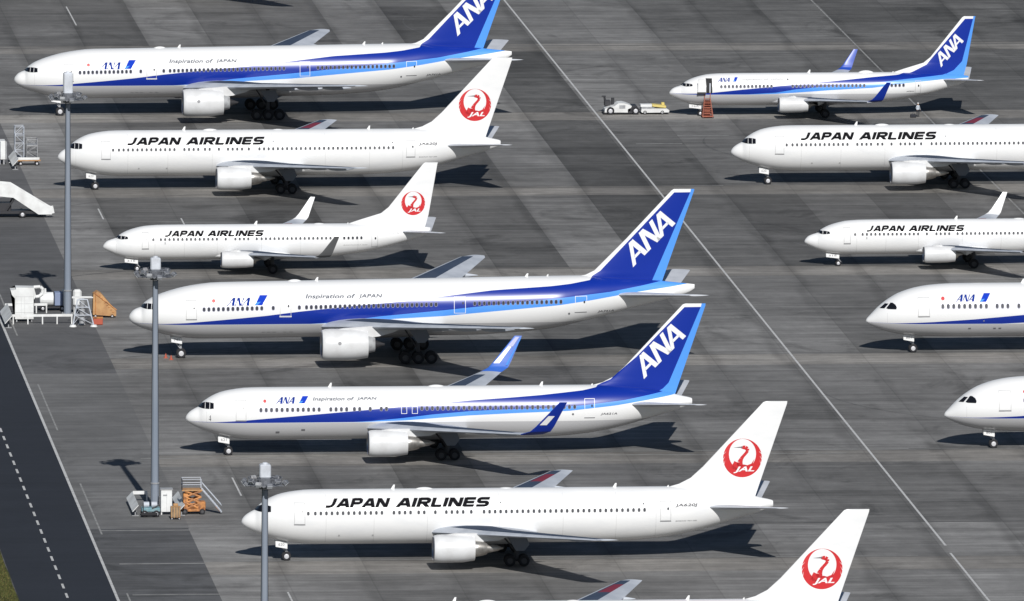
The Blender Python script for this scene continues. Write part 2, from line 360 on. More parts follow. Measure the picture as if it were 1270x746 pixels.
def loft(secs, side, tc=(.12, .095), sub=4, panel=None, panel_rng=(.08, .93), camber=.012, red=None, slots=(0, 0)):
    bm = bmesh.new(); fine = []
    tot = secs[-1][0]-secs[0][0]
    for p, q in zip(secs, secs[1:]):
        for i in range(sub): fine.append(tuple(a_+(b_-a_)*i/sub for a_, b_ in zip(p, q)))
    fine.append(secs[-1]); rings = []
    for (y, xl, c, z, cant) in fine:
        f = (y-secs[0][0])/max(tot, .01); th = (tc[0]+(tc[1]-tc[0])*f)*c; ca = math.radians(cant)
        U = []; D = []
        for s in AF:
            t = prof(s)*th*.5; cm = camber*c*math.sin(math.pi*s)
            for lst, h in ((U, cm+t), (D, cm-t*.8)):
                lst.append(Vector((xl+c*s, side*(y-h*math.sin(ca)), z+h*math.cos(ca))))
        rings.append(([bm.verts.new(v) for v in U], [bm.verts.new(v) for v in D], f, fine))
    for R0, R1 in zip(rings, rings[1:]):
        fm = (R0[2]+R1[2])/2
        for k, (A, B) in enumerate(((R0[0], R1[0]), (R0[1], R1[1]))):
            for i in range(len(AF)-1):
                fc = bm.faces.new((A[i], A[i+1], B[i+1], B[i])); s = (AF[i]+AF[i+1])/2; mi = slots[k]
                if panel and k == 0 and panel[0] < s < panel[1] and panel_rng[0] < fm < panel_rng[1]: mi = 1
                if red and k == 0 and mi == 1 and red[0] < fm < red[1] and .2 < s < .5: mi = 2
                fc.material_index = mi
    for R in (rings[0], rings[-1]):
        bm.faces.new(R[0]+R[1][::-1]).material_index = slots[0]
    bmesh.ops.recalc_face_normals(bm, faces=bm.faces)
    return bm
def fin_xs(T, z):
    inv = lambda tab: [(q[1], q[0]) for q in tab]
    return lerp_tab(inv(T['finLE']), z), lerp_tab(inv(T['finTE']), z)
def fin_y(T, x, z):
    xl, xr = fin_xs(T, z); c = max(xr-xl, .1); s = min(1, max(0, (x-xl)/c))
    return prof(s)*min(.085*c, .75)*.5
def make_fin(T, material, parent):
    bm = bmesh.new(); z0 = T['finTE'][0][1]; z1 = T['finLE'][-1][1]
    zs = sorted(set([p[1] for p in T['finLE']]+[p[1] for p in T['finTE']]+[z0+(z1-z0)*i/30 for i in range(31)]))
    rr = []
    for z in zs:
        xl, xr = fin_xs(T, z)
        A = [bm.verts.new((xl+(xr-xl)*s, -fin_y(T, xl+(xr-xl)*s, z), z)) for s in AF]
        B = [bm.verts.new((xl+(xr-xl)*s, fin_y(T, xl+(xr-xl)*s, z), z)) for s in AF]
        rr.append((A, B))
    for P, Q in zip(rr, rr[1:]):
        for k in (0, 1):
            for i in range(len(AF)-1): bm.faces.new((P[k][i], P[k][i+1], Q[k][i+1], Q[k][i]))
    for P in (rr[0], rr[-1]): bm.faces.new(P[0]+P[1][::-1])
    bmesh.ops.remove_doubles(bm, verts=bm.verts, dist=.0005)
    bmesh.ops.recalc_face_normals(bm, faces=bm.faces)
    return obj('tail_fin', bm, material, parent, True)
def make_wheel(name, x, y, z, r, wd, parent, hub='hub'):
    bm = bmesh.new(); n = 20
    P = [(-wd/2, .3*r, 1), (-wd/2+.02, .47*r, 1), (-wd/2, .52*r, 0), (-wd/2, .88*r, 0), (-wd/2+.06*r, .97*r, 0), (0, r, 0), (wd/2-.06*r, .97*r, 0), (wd/2, .88*r, 0), (wd/2, .52*r, 0), (wd/2-.02, .47*r, 1), (wd/2, .3*r, 1)]
    rings = [[bm.verts.new((rr*math.cos(2*math.pi*i/n), yy, rr*math.sin(2*math.pi*i/n))) for i in range(n)] for yy, rr, _ in P]
    for (A, B, p, q) in zip(rings, rings[1:], P, P[1:]):
        for i in range(n): bm.faces.new((A[i], A[(i+1) % n], B[(i+1) % n], B[i])).material_index = 1 if (p[2] and q[2]) or (p[2] != q[2]) else 0
    bm.faces.new(rings[0][::-1]).material_index = 1; bm.faces.new(rings[-1]).material_index = 1
    bmesh.ops.recalc_face_normals(bm, faces=bm.faces)
    o = obj(name, bm, [M['tyre'], M[hub]], parent, False); o.location = (x, y, z); return o
def make_engine(T, side, parent, nac):
    e = T['eng']; cx, cy, cz, r, l = e['x'], side*e['y'], e['z'], e['r'], e['l']
    bm = bmesh.new()
    out = [(.10, .905*r), (.22, .95*r), (.5, .985*r), (.9, 1.0*r), (l*.45, 1.0*r), (l*.75, .965*r), (l, .86*r)]
    lathe_x(bm, out, cx, cy, cz, 36, 0, False)
    lathe_x(bm, [(l, .86*r), (l-.02, .80*r), (l-.7, .80*r)], cx, cy, cz, 36, 2, False)
    lathe_x(bm, [(.16, .80*r), (.9, .79*r), (1.5, .79*r)], cx, cy, cz, 36, 2, False)
    bmesh.ops.recalc_face_normals(bm, faces=bm.faces)
    en = obj('engine', bm, [nac, M['metal'], M['ggrey']], parent, True)
    bm = bmesh.new(); lathe_x(bm, [(.10, .905*r), (.03, .88*r), (0, .855*r), (.04, .82*r), (.16, .80*r)], cx, cy, cz, 36, 0, False)
    obj('inlet_lip', bm, M['lip'], en, True)
    bm = bmesh.new(); lathe_x(bm, [(1.45, .79*r), (1.40, .3*r), (1.15, .22*r), (.85, .02*r)], cx, cy, cz, 36, 0, False)
    for i in range(24):
        t = 2*math.pi*i/24
        tube(bm, (cx+1.36, cy+.28*r*math.cos(t), cz+.28*r*math.sin(t)), (cx+1.3, cy+.76*r*math.cos(t), cz+.76*r*math.sin(t)), .05, .07, 5)
    obj('fan', bm, M['darkmetal'], en, True)
    bm = bmesh.new(); lathe_x(bm, [(l-.75, .80*r), (l-.72, .5*r)], cx, cy, cz, 36, 1, False)
    if e['kind'] == 'hidden':
        lathe_x(bm, [(l-.72, .60*r), (l+.1, .56*r), (l+.8, .46*r)], cx, cy, cz, 30, 2, False)
        lathe_x(bm, [(l+.5, .36*r), (l+1.1, .22*r), (l+1.9, .05*r)], cx, cy, cz, 24, 1, True)
    elif e['kind'] == 'short':
        lathe_x(bm, [(l-.72, .60*r), (l+.1, .60*r), (l+.75, .53*r), (l+1.25, .43*r)], cx, cy, cz, 30, 0, False)
        lathe_x(bm, [(l+.9, .38*r), (l+1.3, .34*r), (e['core']+.2, .2*r), (e['core']+.8, .05*r)], cx, cy, cz, 24, 0, True)
    else:
        lathe_x(bm, [(l-.72, .62*r), (l+.0, .58*r), (l+.35, .46*r)], cx, cy, cz, 30, 0, False)
        lathe_x(bm, [(l-.1, .36*r), (l+.4, .28*r), (e['core']+.15, .05*r)], cx, cy, cz, 24, 0, True)
    obj('exhaust_cone', bm, [M['metal'], M['darkmetal'], M['ggrey']], en, True)
    if e['kind'] == 'hidden' and side < 0:
        bm = bmesh.new(); a0 = math.radians(12); tube(bm, (cx+1.95, cy-r*.97*math.cos(a0), cz+r*.97*math.sin(a0)), (cx+1.95, cy-r*1.012*math.cos(a0), cz+r*1.012*math.sin(a0)), .2, .2, 10); obj('vent', bm, M['sill'], en)
    zw = [w_ for w_ in T['wing']]
    wx = lerp_tab([(s[0], s[1]) for s in zw], e['y']); wzz = lerp_tab([(s[0], s[3]) for s in zw], e['y'])
    ct = cz+r*.93
    bm = bmesh.new()
    poly = [(cx+l*.22, ct), (cx+l*.55, ct+.22), (wx+.1, wzz+.12), (wx+1.2, wzz+.1), (wx+3.2, wzz-.25), (wx+2.4, wzz-.62), (cx+l+1.2, cz+r*.52), (cx+l+.2, cz+r*.45), (cx+l*.9, cz+r*.7)]
    prism(bm, poly, cy-.24, cy+.24); bmesh.ops.triangulate(bm, faces=[f for f in bm.faces if len(f.verts) > 4])
    bmesh.ops.recalc_face_normals(bm, faces=bm.faces)
    obj('pylon', bm, nac, en)
    return en
def make_gears(T, root, numtext):
    ng = T['nose_gear']; r = T['nwr']; zb = smooth_tab(T['bot'], ng); hgt = zb
    bm = bmesh.new()
    tube(bm, (ng, 0, r), (ng-.12, 0, zb+.5), .10, .13); tube(bm, (ng, -.28, r), (ng, .28, r), .07)
    tube(bm, (ng-.05, 0, r+.45), (ng-1.2, 0, zb+.15), .06); tube(bm, (ng, 0, r+.5), (ng+.35, 0, r+.1), .05)
    g = obj('nose_gear', bm, M['geargrey'], root)
    for s in (-1, 1): make_wheel('wheel', ng, s*.27, r, r, .26, g)
    k = hgt/2.
    for s in (-1, 1):
        bm = bmesh.new(); ln = 1.2 if T['L'] > 45 else 1.55
        xa = ng-ln*.95; zz = zb+.12
        pl = [(xa, zz), (xa+ln, zz-.12), (xa+ln, zz-.72*min(1, k)-.1), (xa+.02, zz-.6*min(1, k))]
        prism(bm, pl, s*.52-.03, s*.52+.03)
        d = obj('gear_door', bm, M['white'], g)
        if s < 0:
            tb = text_bm(numtext, xa+.3, xa+ln-.3, zz-.5*min(1, k), zz-.2*min(1, k))
            for v in tb.verts: v.co.y = -.52-.034
            obj('door_number', tb, M['markgrey'], d)
    bm = bmesh.new(); lathe_x(bm, [(0, .1), (.05, .14), (.2, .12)], ng-.25, -.12, r+.95, 12); lathe_x(bm, [(0, .1), (.05, .14), (.2, .12)], ng-.25, .12, r+.95, 12)
    obj('taxi_light', bm, M['lamp_glass'], g)
    mg = T['main_gear']; R = T['wr']; ax = T['axles']
    for s in (-1, 1):
        y = s*T['track']; bm = bmesh.new()
        tz = lerp_tab([(q[0], q[3]) for q in T['wing']], T['track'])
        tube(bm, (mg, y, R+.1), (mg-.05, y, tz), .2, .24, 12); tube(bm, (mg, y, R+.7), (mg, y-s*2.2, tz-.1), .1)
        tube(bm, (mg, y, R+.8), (mg-1.6, y, tz-.1), .09)
        span = {1: 0, 2: 1.42, 3: 2.9}[ax]
        if ax > 1: tube(bm, (mg-span/2, y, R), (mg+span/2, y, R), .14)
        for i in range(ax):
            xx = mg-span/2+(span/(ax-1)*i if ax > 1 else 0)
            tube(bm, (xx, y-.6, R), (xx, y+.6, R), .09)
        g = obj('main_gear', bm, M['strutdark'], root)
        for i in range(ax):
            xx = mg-span/2+(span/(ax-1)*i if ax > 1 else 0)
            for q in (-1, 1): make_wheel('wheel', xx, y+q*(.57 if ax > 1 else .43), R, R, .42, g, 'hubdark')
        if ax > 1:
            bm = bmesh.new(); prism(bm, [(mg-1.0, tz-.35), (mg+.9, tz-.25), (mg+1.25, tz-1.1), (mg+.75, tz-1.75), (mg-.1, tz-1.75)], y+s*.62-.04, y+s*.62+.04)
            obj('gear_door', bm, M['gearwell'], g)
def ana_strokes(P0, P1, V, th, bars=True):
    """three capital letters in a sheared box: baseline P0-P1, up vector V"""
    B = Vector((P1[0]-P0[0], P1[1]-P0[1])); Vv = Vector(V); P = Vector(P0)
    def pt(s, t): q = P+B*s+Vv*t; return (q.x, q.y)
    out = []
    def para(s0, t0, s1, t1, w): out.append([pt(s0-w/2, t0), pt(s0+w/2, t0), pt(s1+w/2, t1), pt(s1-w/2, t1)])
    w = th
    for s in (0., .64):
        ap = s+.155
        para(s+.045, 0, ap+.005, 1, w); para(s+.315, 0, ap+.02, 1, w*1.1)
        if bars: out.append([pt(s+.09, .24), pt(s+.26, .24), pt(s+.24, .37), pt(s+.11, .37)])
    s = .36
    para(s+.03, 0, s+.03, 1, w); para(s+.27, 0, s+.27, 1, w); para(s+.25, 0, s+.05, 1, w*1.15)
    return out
def make_emblem(T, cx, cz, R, parent):
    ps = []; n = 60; wk = 1.25
    ix, iz, irx, irz = .0, .2, .70, .79                        # inner white oval
    def inner(t):
        c, s = math.cos(t), math.sin(t)
        return (ix+irx*c, iz+irz*s)
    def outer(t):
        c, s = math.cos(t), math.sin(t); k = 1
        return (k*c, k*s)
    for i in range(n):
        t0, t1 = 2*math.pi*i/n, 2*math.pi*(i+1)/n
        ps.append(([inner(t0), outer(t0), outer(t1), inner(t1)], 0))
    # neck and head
    path = [(-.02, -.62, .34), (-.14, -.42, .17), (-.13, -.22, .11), (-.06, -.04, .075), (.05, .11, .06), (.18, .25, .06), (.26, .37, .065), (.25, .47, .08), (.14, .54, .085), (.0, .55, .07), (-.07, .52, .03)]
    for (x0, z0, w0), (x1, z1, w1) in zip(path, path[1:]):
        if w0 < .16: w0 *= wk
        if w1 < .16: w1 *= wk
        d = Vector((x1-x0, z1-z0)).normalized(); nn = Vector((-d.y, d.x))
        ps.append(([(x0+nn.x*w0, z0+nn.y*w0), (x0-nn.x*w0, z0-nn.y*w0), (x1-nn.x*w1, z1-nn.y*w1), (x1+nn.x*w1, z1+nn.y*w1)], 0))
    ps.append(([(-.6, -.5), (-.2, -.7), (-.12, -.30), (-.28, -.22), (-.42, -.15)], 0)); ps.append(([(-.1, -.6), (.45, -.6), (.62, -.05), (.46, -.30), (.25, -.38), (.05, -.33)], 0))
    red = [([(cx+x*R, cz+z*R) for x, z in p], 0) for p, k in ps]
    yf = lambda x, z: fin_y(T, x, z)
    out = []
    bm = drape(polys(red), T, .012, .5, .5, yf, (-1, 1))
    e = obj('tail_emblem', bm, M['red'], parent)
    # beak, feather slits and letters sit proud of the red
    bk = polys([[(cx-.0*R, cz+.60*R), (cx-.48*R, cz+.54*R), (cx-.0*R, cz+.52*R)]])
    obj('beak', drape(bk, T, .02, .5, .5, yf), M['markgrey'], e)
    sl_ = []
    for s in (-1, 1):
        for k, ang in enumerate((8, -8, -22)):
            t = math.radians(ang); t2 = math.radians(ang+16)
            sl_.append([(cx+s*R*1.03*math.cos(t), cz+R*1.03*math.sin(t)), (cx+s*R*.90*math.cos(t2), cz+R*.90*math.sin(t2)), (cx+s*R*1.03*math.cos(t+.05), cz+R*1.03*math.sin(t+.05))])
    obj('feather_slits', drape(polys(sl_), T, .022, .5, .5, yf), M['whitemark'], e)
    tb = text_bm('JAL', cx-.46*R, cx+.62*R, cz-.78*R, cz-.44*R, .3, .03)
    obj('emblem_lettering', drape(tb, T, .024, .5, .5, yf), M['whitemark'], e)
    return e
GLYPH = {'J': (.78, [[(-.05, .11), (.28, .11), (.45, .18), (.55, .36), (.60, 1)]]),
 'A': (1.02, [[(.07, 0), (.48, 1)], [(.95, 0), (.56, 1)], [(.24, .31), (.80, .31)]]),
 'P': (.92, [[(.12, 0), (.12, 1)], [(.12, .89), (.66, .89), (.80, .80), (.80, .57), (.66, .47), (.12, .47)]]),
 'N': (1.0, [[(.12, 0), (.12, 1)], [(.14, .98), (.86, .02)], [(.88, 0), (.88, 1)]]),
 'I': (.26, [[(.13, 0), (.13, 1)]]),
 'R': (.96, [[(.12, 0), (.12, 1)], [(.12, .89), (.68, .89), (.82, .80), (.82, .58), (.68, .48), (.12, .48)], [(.46, .46), (.86, 0)]]),
 'L': (.80, [[(.12, 0), (.12, 1)], [(.12, .11), (.80, .11)]]),
 'E': (.88, [[(.12, 0), (.12, 1)], [(.12, .11), (.86, .11)], [(.12, .50), (.80, .50)], [(.12, .89), (.86, .89)]]),
 'S': (.92, [[(.02, .11), (.70, .11), (.82, .19), (.82, .40), (.70, .50), (.24, .50), (.12, .60), (.12, .80), (.24, .89), (.90, .89)]])}
def block_text(word, x0, x1, z0, z1, slant):
    """bold wide italic capitals drawn with a flat pen"""
    h = z1-z0; adv = 0; ps = []; hw = .142
    for ch in word:
        w_, strokes_ = GLYPH[ch]
        for pl in strokes_:
            for k, ((xa, ya), (xb, yb)) in enumerate(zip(pl, pl[1:])):
                d = Vector((xb-xa, yb-ya)); L_ = d.length; d /= L_
                if abs(d.y) > .3 and (min(ya, yb) <= .03 and max(ya, yb) >= .97 or abs(d.y) > .99):   # stems: flat feet
                    e = hw/abs(d.y)*1.04; q = [(xa-e, ya), (xa+e, ya), (xb+e, yb), (xb-e, yb)]
                elif len(pl) == 2 and ch == 'R' : e = hw*1.3; q = [(xa-e, ya), (xa+e, ya), (xb+e, yb), (xb-e, yb)]
                else: q = [(xa-d.y*hw, ya+d.x*hw), (xa+d.y*hw, ya-d.x*hw), (xb+d.y*hw, yb-d.x*hw), (xb-d.y*hw, yb+d.x*hw)]
                ps.append([(adv+x, y) for x, y in q])
                if k and len(pl) > 2: ps.append([(adv+xa+hw*math.cos(t), ya+hw*math.sin(t)) for t in [i*math.pi/4+.39 for i in range(8)]])
        adv += w_+.13
    adv -= .13; sx = (x1-x0-slant*h)/adv
    return polys([[(x0+x*sx+slant*h*y, z0+h*y) for x, y in p] for p in ps])
def strip_windows(T, root, xs, ring_on):
    base = None; wx, wh = T['wsize']
    for x in xs:
        z = T['wz'](x)
        if base is None or x < 9 or x > T['L']*.70:
            def oc(k): a_, b_ = wx*k/2, wh*k/2; return [(x-a_, z-b_*.5), (x-a_*.5, z-b_), (x+a_*.5, z-b_), (x+a_, z-b_*.5), (x+a_, z+b_*.5), (x+a_*.5, z+b_), (x-a_*.5, z+b_), (x-a_, z+b_*.5)]
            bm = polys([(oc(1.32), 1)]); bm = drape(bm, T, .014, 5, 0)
            b2 = polys([(oc(1.), 0)]); b2 = drape(b2, T, .026, 5, 0)
            me = bpy.data.meshes.new('tmp'); b2.to_mesh(me); b2.free(); bm.from_mesh(me); bpy.data.meshes.remove(me)
            if not ring_on:
                bmesh.ops.delete(bm, geom=[f for f in bm.faces if f.material_index == 1], context='FACES')
            for v in bm.verts: v.co -= Vector((x, 0, z))
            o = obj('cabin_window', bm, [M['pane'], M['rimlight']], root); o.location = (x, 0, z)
            if base is None and x >= 9 and x <= T['L']*.70: base = (o, x, z)
            elif base is None: pass
        else:
            o = base[0].copy(); COL.objects.link(o); o.parent = root; o.location = (x, 0, z)
def door(T, root, x0, x1, z0, z1, m, sill=True, name='cabin_door'):
    o = obj(name, drape(polys(ring(x0, x1, z0, z1, .055)), T, .016, .2, .4), m, root)
    if sill: obj('door_sill', drape(polys([rect(x0-.02, x1+.02, z0-.09, z0-.005)]), T, .02, .3, .4), M['sill'], o)
    xw = x1-.3; zw = z0+(z1-z0)*.62
    obj('door_window', drape(polys([disc(xw, zw, .1, 8, .15)]), T, .02, .5, 0), M['pane'], o)
    return o
def rng(a_, b_, st):
    out = []; x = a_
    while x <= b_+1e-6: out.append(x); x += st
    return out
LIV = {}
def make_airliner(kind, livery, label, group):
    T = TYPES[kind]; root = thing('jet_airliner', label, 'airliner', group=group)
    L = T['L']; ana = livery == 'blue'
    if ana:
        key = kind
        if kind == 'large_wide':
            Tt = [(0, 4.06), (3.6, 4.12), (6.7, 4.32), (9.8, 4.58), (12.3, 4.80), (15, 5.06), (18.8, 5.52), (23.5, 5.98), (29.3, 6.48), (34.8, 7.06), (40.2, 7.66), (46.7, 8.05), (49, 8.27), (51.2, 8.6), (52.2, 9.6), (63, 9.6)]
            Bb = [(0, 4.06), (20, 4.1), (22.5, 4.25), (27.7, 4.92), (34.8, 5.56), (40.2, 6.1), (47.3, 6.78), (53.5, 7.35), (57, 7.9), (59.5, 8.35), (63, 8.6)]
            Ll = [(0, 4.06), (20, 4.08), (24, 4.25), (29.4, 4.62), (34.8, 4.9), (40.2, 5.38), (47.3, 6.0), (51, 6.45), (55.8, 7.15), (60.3, 7.7), (63, 8.1)]
            belly = 4.06
        elif kind == 'medium_wide':
            Tt = [(0, 3.72), (3, 3.78), (5.6, 3.97), (10, 4.32), (14.2, 4.66), (17.6, 4.93), (21.8, 5.27), (25.9, 5.6), (30, 5.93), (34.7, 6.22), (37.6, 6.42), (42, 6.82), (43.6, 7.1), (44.6, 8.2), (53.8, 8.2)]
            Bb = [(0, 3.72), (17.6, 3.77), (19.5, 3.87), (22.9, 4.17), (25.9, 4.52), (30, 4.85), (34, 5.02), (37.6, 5.12), (42, 5.36), (46.4, 5.82), (49.9, 6.4), (53.8, 7)]
            Ll = [(0, 3.72), (18.5, 3.76), (23.1, 3.9), (25.9, 4.1), (30, 4.4), (34.7, 4.6), (40.5, 4.8), (45.5, 5.29), (48.5, 5.71), (51.2, 6.1), (53.8, 6.5)]
            belly = 3.72
        elif kind == 'narrow':
            Tt = [(0, 2.9), (5.0, 3.1), (9, 3.5), (13, 3.85), (15.8, 4.12), (20.3, 4.45), (25.7, 4.95), (29, 5.2), (30.5, 5.6), (38, 6)]
            Bb = [(0, 2.9), (9.7, 2.9), (13.4, 3.1), (15.8, 3.5), (19.5, 3.85), (25.7, 4.24), (29.9, 4.7), (34.7, 5.12), (36.3, 5.5), (38, 5.6)]
            Ll = [(0, 2.9), (9.7, 2.87), (13.4, 2.94), (15.8, 3.08), (20.3, 3.38), (25.7, 3.66), (29.9, 4.2), (34.7, 4.6), (38, 4.7)]
            belly = 2.9
        else:
            Tt = [(0, 3.5), (2.9, 3.54), (7.4, 3.74), (11.85, 4.02), (17.4, 4.5), (25, 5.2), (36, 6.2), (44, 7.2), (46, 8.5), (56, 9)]
            Bb = [(0, 3.5), (15, 3.5), (17.4, 3.6), (26, 4.5), (40, 5.6), (50, 6.6), (56, 7)]
            Ll = [(0, 3.5), (15, 3.48), (26, 4.0), (40, 5.1), (50, 6.1), (56, 6.5)]
            belly = 3.47
        if key not in LIV:
            LIV[key] = stripe_mat('stripe_paint_'+kind, Tt, Bb, Ll, belly, L)
            if kind == 'large_wide': LIV[key+'f'] = fin_mat('fin_paint_large', [(8, 50.4), (8.6, 51.0), (9.5, 52.45), (18.2, 60.65), (19, 61)], [(8, 58.1), (18.2, 62.45), (19, 62.6)], 18.2, 50, 64, 8, 19)
            elif kind == 'medium_wide': LIV[key+'f'] = fin_mat('fin_paint_medium', [(6, 43), (7.15, 43.5), (7.82, 45.1), (10.22, 47.85), (15.5, 52.95), (16, 53)], [(6, 49.2), (6.4, 50.0), (6.8, 50.7), (7.4, 51.3), (15.5, 54.68), (16, 54.8)], 15.48, 42, 56, 6, 16)
            elif kind == 'narrow': LIV[key+'f'] = fin_mat('fin_paint_narrow', [(4.5, 28), (5.5, 30.9), (6.4, 32.7), (12.16, 37.55), (13, 38)], [(4.5, 33), (5.1, 35), (5.66, 36.2), (6.79, 37.25), (12.2, 38.6), (13, 38.7)], 12.18, 28, 39, 4.5, 13)
            else: LIV[key+'f'] = fin_mat('fin_paint_carbon', [(6, 44), (8.3, 46.8), (16.3, 53.6), (17, 54)], [(6, 50), (16.3, 55.2), (17, 55.5)], 16.3, 44, 57, 6, 17)
        skin, finm = LIV[key], LIV[key+'f']
    else: skin = finm = M['white']
    make_fuselage(T, skin, root); fin = make_fin(T, finm, root)
    wl = 'winglet' in T and (kind == 'narrow' or ana)
    secs = T['wing'] if not (wl and kind == 'medium_wide') else T['wing'][:4]
    for s in (-1, 1):
        red = (.78, .89) if (not ana and s > 0) else None
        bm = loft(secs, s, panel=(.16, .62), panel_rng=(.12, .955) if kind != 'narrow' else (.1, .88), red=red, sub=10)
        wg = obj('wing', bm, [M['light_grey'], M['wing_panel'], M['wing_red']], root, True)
        for f in (.30, .52, .74):
            y = f*secs[-1][0]; xl = lerp_tab([(q[0], q[1]) for q in secs], y); c = lerp_tab([(q[0], q[2]) for q in secs], y); z = lerp_tab([(q[0], q[3]) for q in secs], y)
            bm = bmesh.new(); k = L/55
            lathe_x(bm, [(0, .03), (.4*k, .16*k), (1.2*k, .25*k), (2.2*k, .22*k), (3.2*k, .04)], xl+c-2.1*k, s*y, z-.18*k, 10)
            obj('flap_fairing', bm, M['light_grey'], wg, True)
        if wl:
            bm = loft(T['winglet'], s, tc=(.09, .08), slots=(0, 1), camber=0)
            if ana and kind == 'medium_wide': ms = [M['winglet_in'], M['winglet_out']]
            elif ana: ms = [M['winglet_in2'], M['winglet_out']]
            else: ms = [M['white'], M['winglet_grey']]
            w_ = obj('winglet', bm, ms, wg, True)
            if ana and kind == 'medium_wide':
                # white block with the letters on the outer face, a light blue band on the trailing edge
                W = T['winglet']; z0_, z1_ = 6.35, 9.0
                def wy(z): return lerp_tab([(q[3], q[0]) for q in W], z)
                def wxl(z): return lerp_tab([(q[3], q[1]) for q in W], z)
                def wc(z): return lerp_tab([(q[3], q[2]) for q in W], z)
                b = bmesh.new()
                q = []
                for z, f in ((6.5, .12), (6.5, .52), (7.5, .62), (7.5, .15)):
                    q.append(b.verts.new((wxl(z)+wc(z)*f, s*(wy(z)+.12), z)))
                b.faces.new(q)
                obj('winglet_marking', b, M['whitemark'], w_)
                for (za, zb2, fa, fb, mm_) in ((6.2, 8.0, .06, .40, 'whitemark'), (7.9, 8.9, .1, .6, 'winglet_out'), (6.0, 8.8, .80, .90, 'logo_sky')):
                    b = bmesh.new(); qs = []
                    for z, f in ((za, fa), (za, fb), (zb2, fb+.1), (zb2, fa+.12)):
                        qs.append(b.verts.new((wxl(z)+wc(z)*f, s*(wy(z)-.12 if mm_ == 'whitemark' else wy(z)-.15), z)))
                    b.faces.new(qs); obj('winglet_marking', b, M[mm_], w_)
        bm = loft(T['stab'], s, tc=(.1, .09), camber=-.005, panel=None)
        obj('stabilizer', bm, M['stab_grey'], root, True)
        make_engine(T, s, root, M['nacelle'])
    # wing to body fairing
    bm = bmesh.new(); x0 = T['wing'][0][1]-1.0; x1 = T['wing'][1][1]+T['wing'][1][2]+2.5; n = 24
    zb = smooth_tab(T['bot'], (x0+x1)/2); hh = T['wing'][1][3]-zb+.35; rings = []
    for i in range(17):
        t = i/16; x = x0+(x1-x0)*t; k = max(.02, math.sin(math.pi*t)**.45)
        rings.append([bm.verts.new((x, T['Ry']*1.04*k*math.cos(2*math.pi*j/n), zb+hh*.5+.1-(.5*hh+.28)*k*math.sin(2*math.pi*j/n)*.98)) for j in range(n)])
    for A, B in zip(rings, rings[1:]):
        for j in range(n): bm.faces.new((A[j], A[(j+1) % n], B[(j+1) % n], B[j]))
    bm.faces.new(rings[0]); bm.faces.new(rings[-1]); bmesh.ops.recalc_face_normals(bm, faces=bm.faces)
    obj('belly_fairing', bm, mat_belly if ana else M['white'], root, True)
    # cockpit glazing
    obj('cockpit_glazing', drape(polys(T['cock']), T, .02, .1, .1, None, (-1, 1)), M['glass'], root)
    # spine: blades and domes
    def blade(x, h, c=.38, z=None):
        z = smooth_tab(T['top'], x)-.05 if z is None else z
        bm = bmesh.new(); prism(bm, [(x, z), (x+c, z), (x+c*1.15, z+h), (x+c*.75, z+h)], -.03, .03); obj('antenna', bm, M['white'], root)
    def dome(x, l, h, wdt=.35):
        z = smooth_tab(T['top'], x+l/2)-.04; bm = bmesh.new(); r_ = []
        for i in range(11):
            t = i/10; k = math.sin(math.pi*min(max(t, .02), .98))**.5
            r_.append([bm.verts.new((x+l*t, wdt*k*math.cos(j*math.pi/6), z-.06+(h+.06)*k*math.sin(j*math.pi/6))) for j in range(7)])
        for A, B in zip(r_, r_[1:]):
            for j in range(6): bm.faces.new((A[j], A[j+1], B[j+1], B[j]))
        obj('antenna_dome', bm, M['white'], root, True)
    dm = M['seam']
    zl = T['wz']
    if kind == 'medium_wide':
        blade(15.05, .48); dome(17.5 if not ana else 25.6, 1.9, .2); blade(37.5, .45); dome(25.9, 1.6, .12) if not ana else None; blade(43.0, .2, .2)
        wx_ = rng(7.8 if ana else 7.27, 14.0, .56)+[15.2, 15.76, 16.32, 16.88, 17.7, 18.26, 19.38]
        if not ana: wx_ = [6.56]+wx_+[20.49, 21.05, 21.61, 22.19, 23.01]+rng(24.3, 40.6, .56)
        else: wx_ += [20.55, 21.1]+rng(24.85, 41.2, .56)
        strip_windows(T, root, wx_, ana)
        door(T, root, 5.15, 6.25, 4.02, 6.15, dm)
        door(T, root, 42.14, 43.24, 4.08, 6.05, M['whitemark'] if ana else dm, True)
        if ana:
            for xd in (22.66, 23.8): door(T, root, xd, xd+.62, 4.62, 5.42, M['whitemark'], False, 'exit_door')
    elif kind == 'large_wide':
        dome(17.6, 1.6, .22); blade(20.6, .42); blade(44.0, .4); blade(46.4, .25, .25)
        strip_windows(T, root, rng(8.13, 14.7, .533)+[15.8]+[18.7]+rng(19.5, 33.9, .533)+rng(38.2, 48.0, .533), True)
        door(T, root, 6.13, 7.33, 4.72, 6.78, dm); door(T, root, 16.54, 17.8, 4.95, 6.85, M['seam'], False)
        o = obj('cabin_door', drape(polys(ring(16.5, 17.84, 4.9, 5.05, .05)), T, .022, .2, .4), M['whitemark'], root)
        door(T, root, 35.9, 37.2, 5.2, 7.02, M['whitemark'], False); door(T, root, 49.4, 50.75, 5.2, 7.0, M['whitemark'], True)
    elif kind == 'narrow':
        blade(17.5, .42); dome(24.0, 2.0, .3) if ana else dome(24.3, 1.6, .12); blade(28.3, .15, .2)
        if ana: wx_ = rng(6.43, 13.0, .49)+rng(15.5, 18.0, .5)+rng(18.6, 24.6, .5)+rng(27.6, 29.8, .5)
        else: wx_ = [5.72]+rng(6.6, 13.1, .5)+[14.13, 15.25, 15.75, 16.25, 16.75, 17.73]+rng(18.3, 27.1, .5)+rng(27.9, 30.1, .5)
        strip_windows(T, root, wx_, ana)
        door(T, root, 31.1, 31.85, 2.85, 4.5, dm, False)
        if not ana: door(T, root, 4.4, 5.2, 2.85, 4.7, dm)
    else:
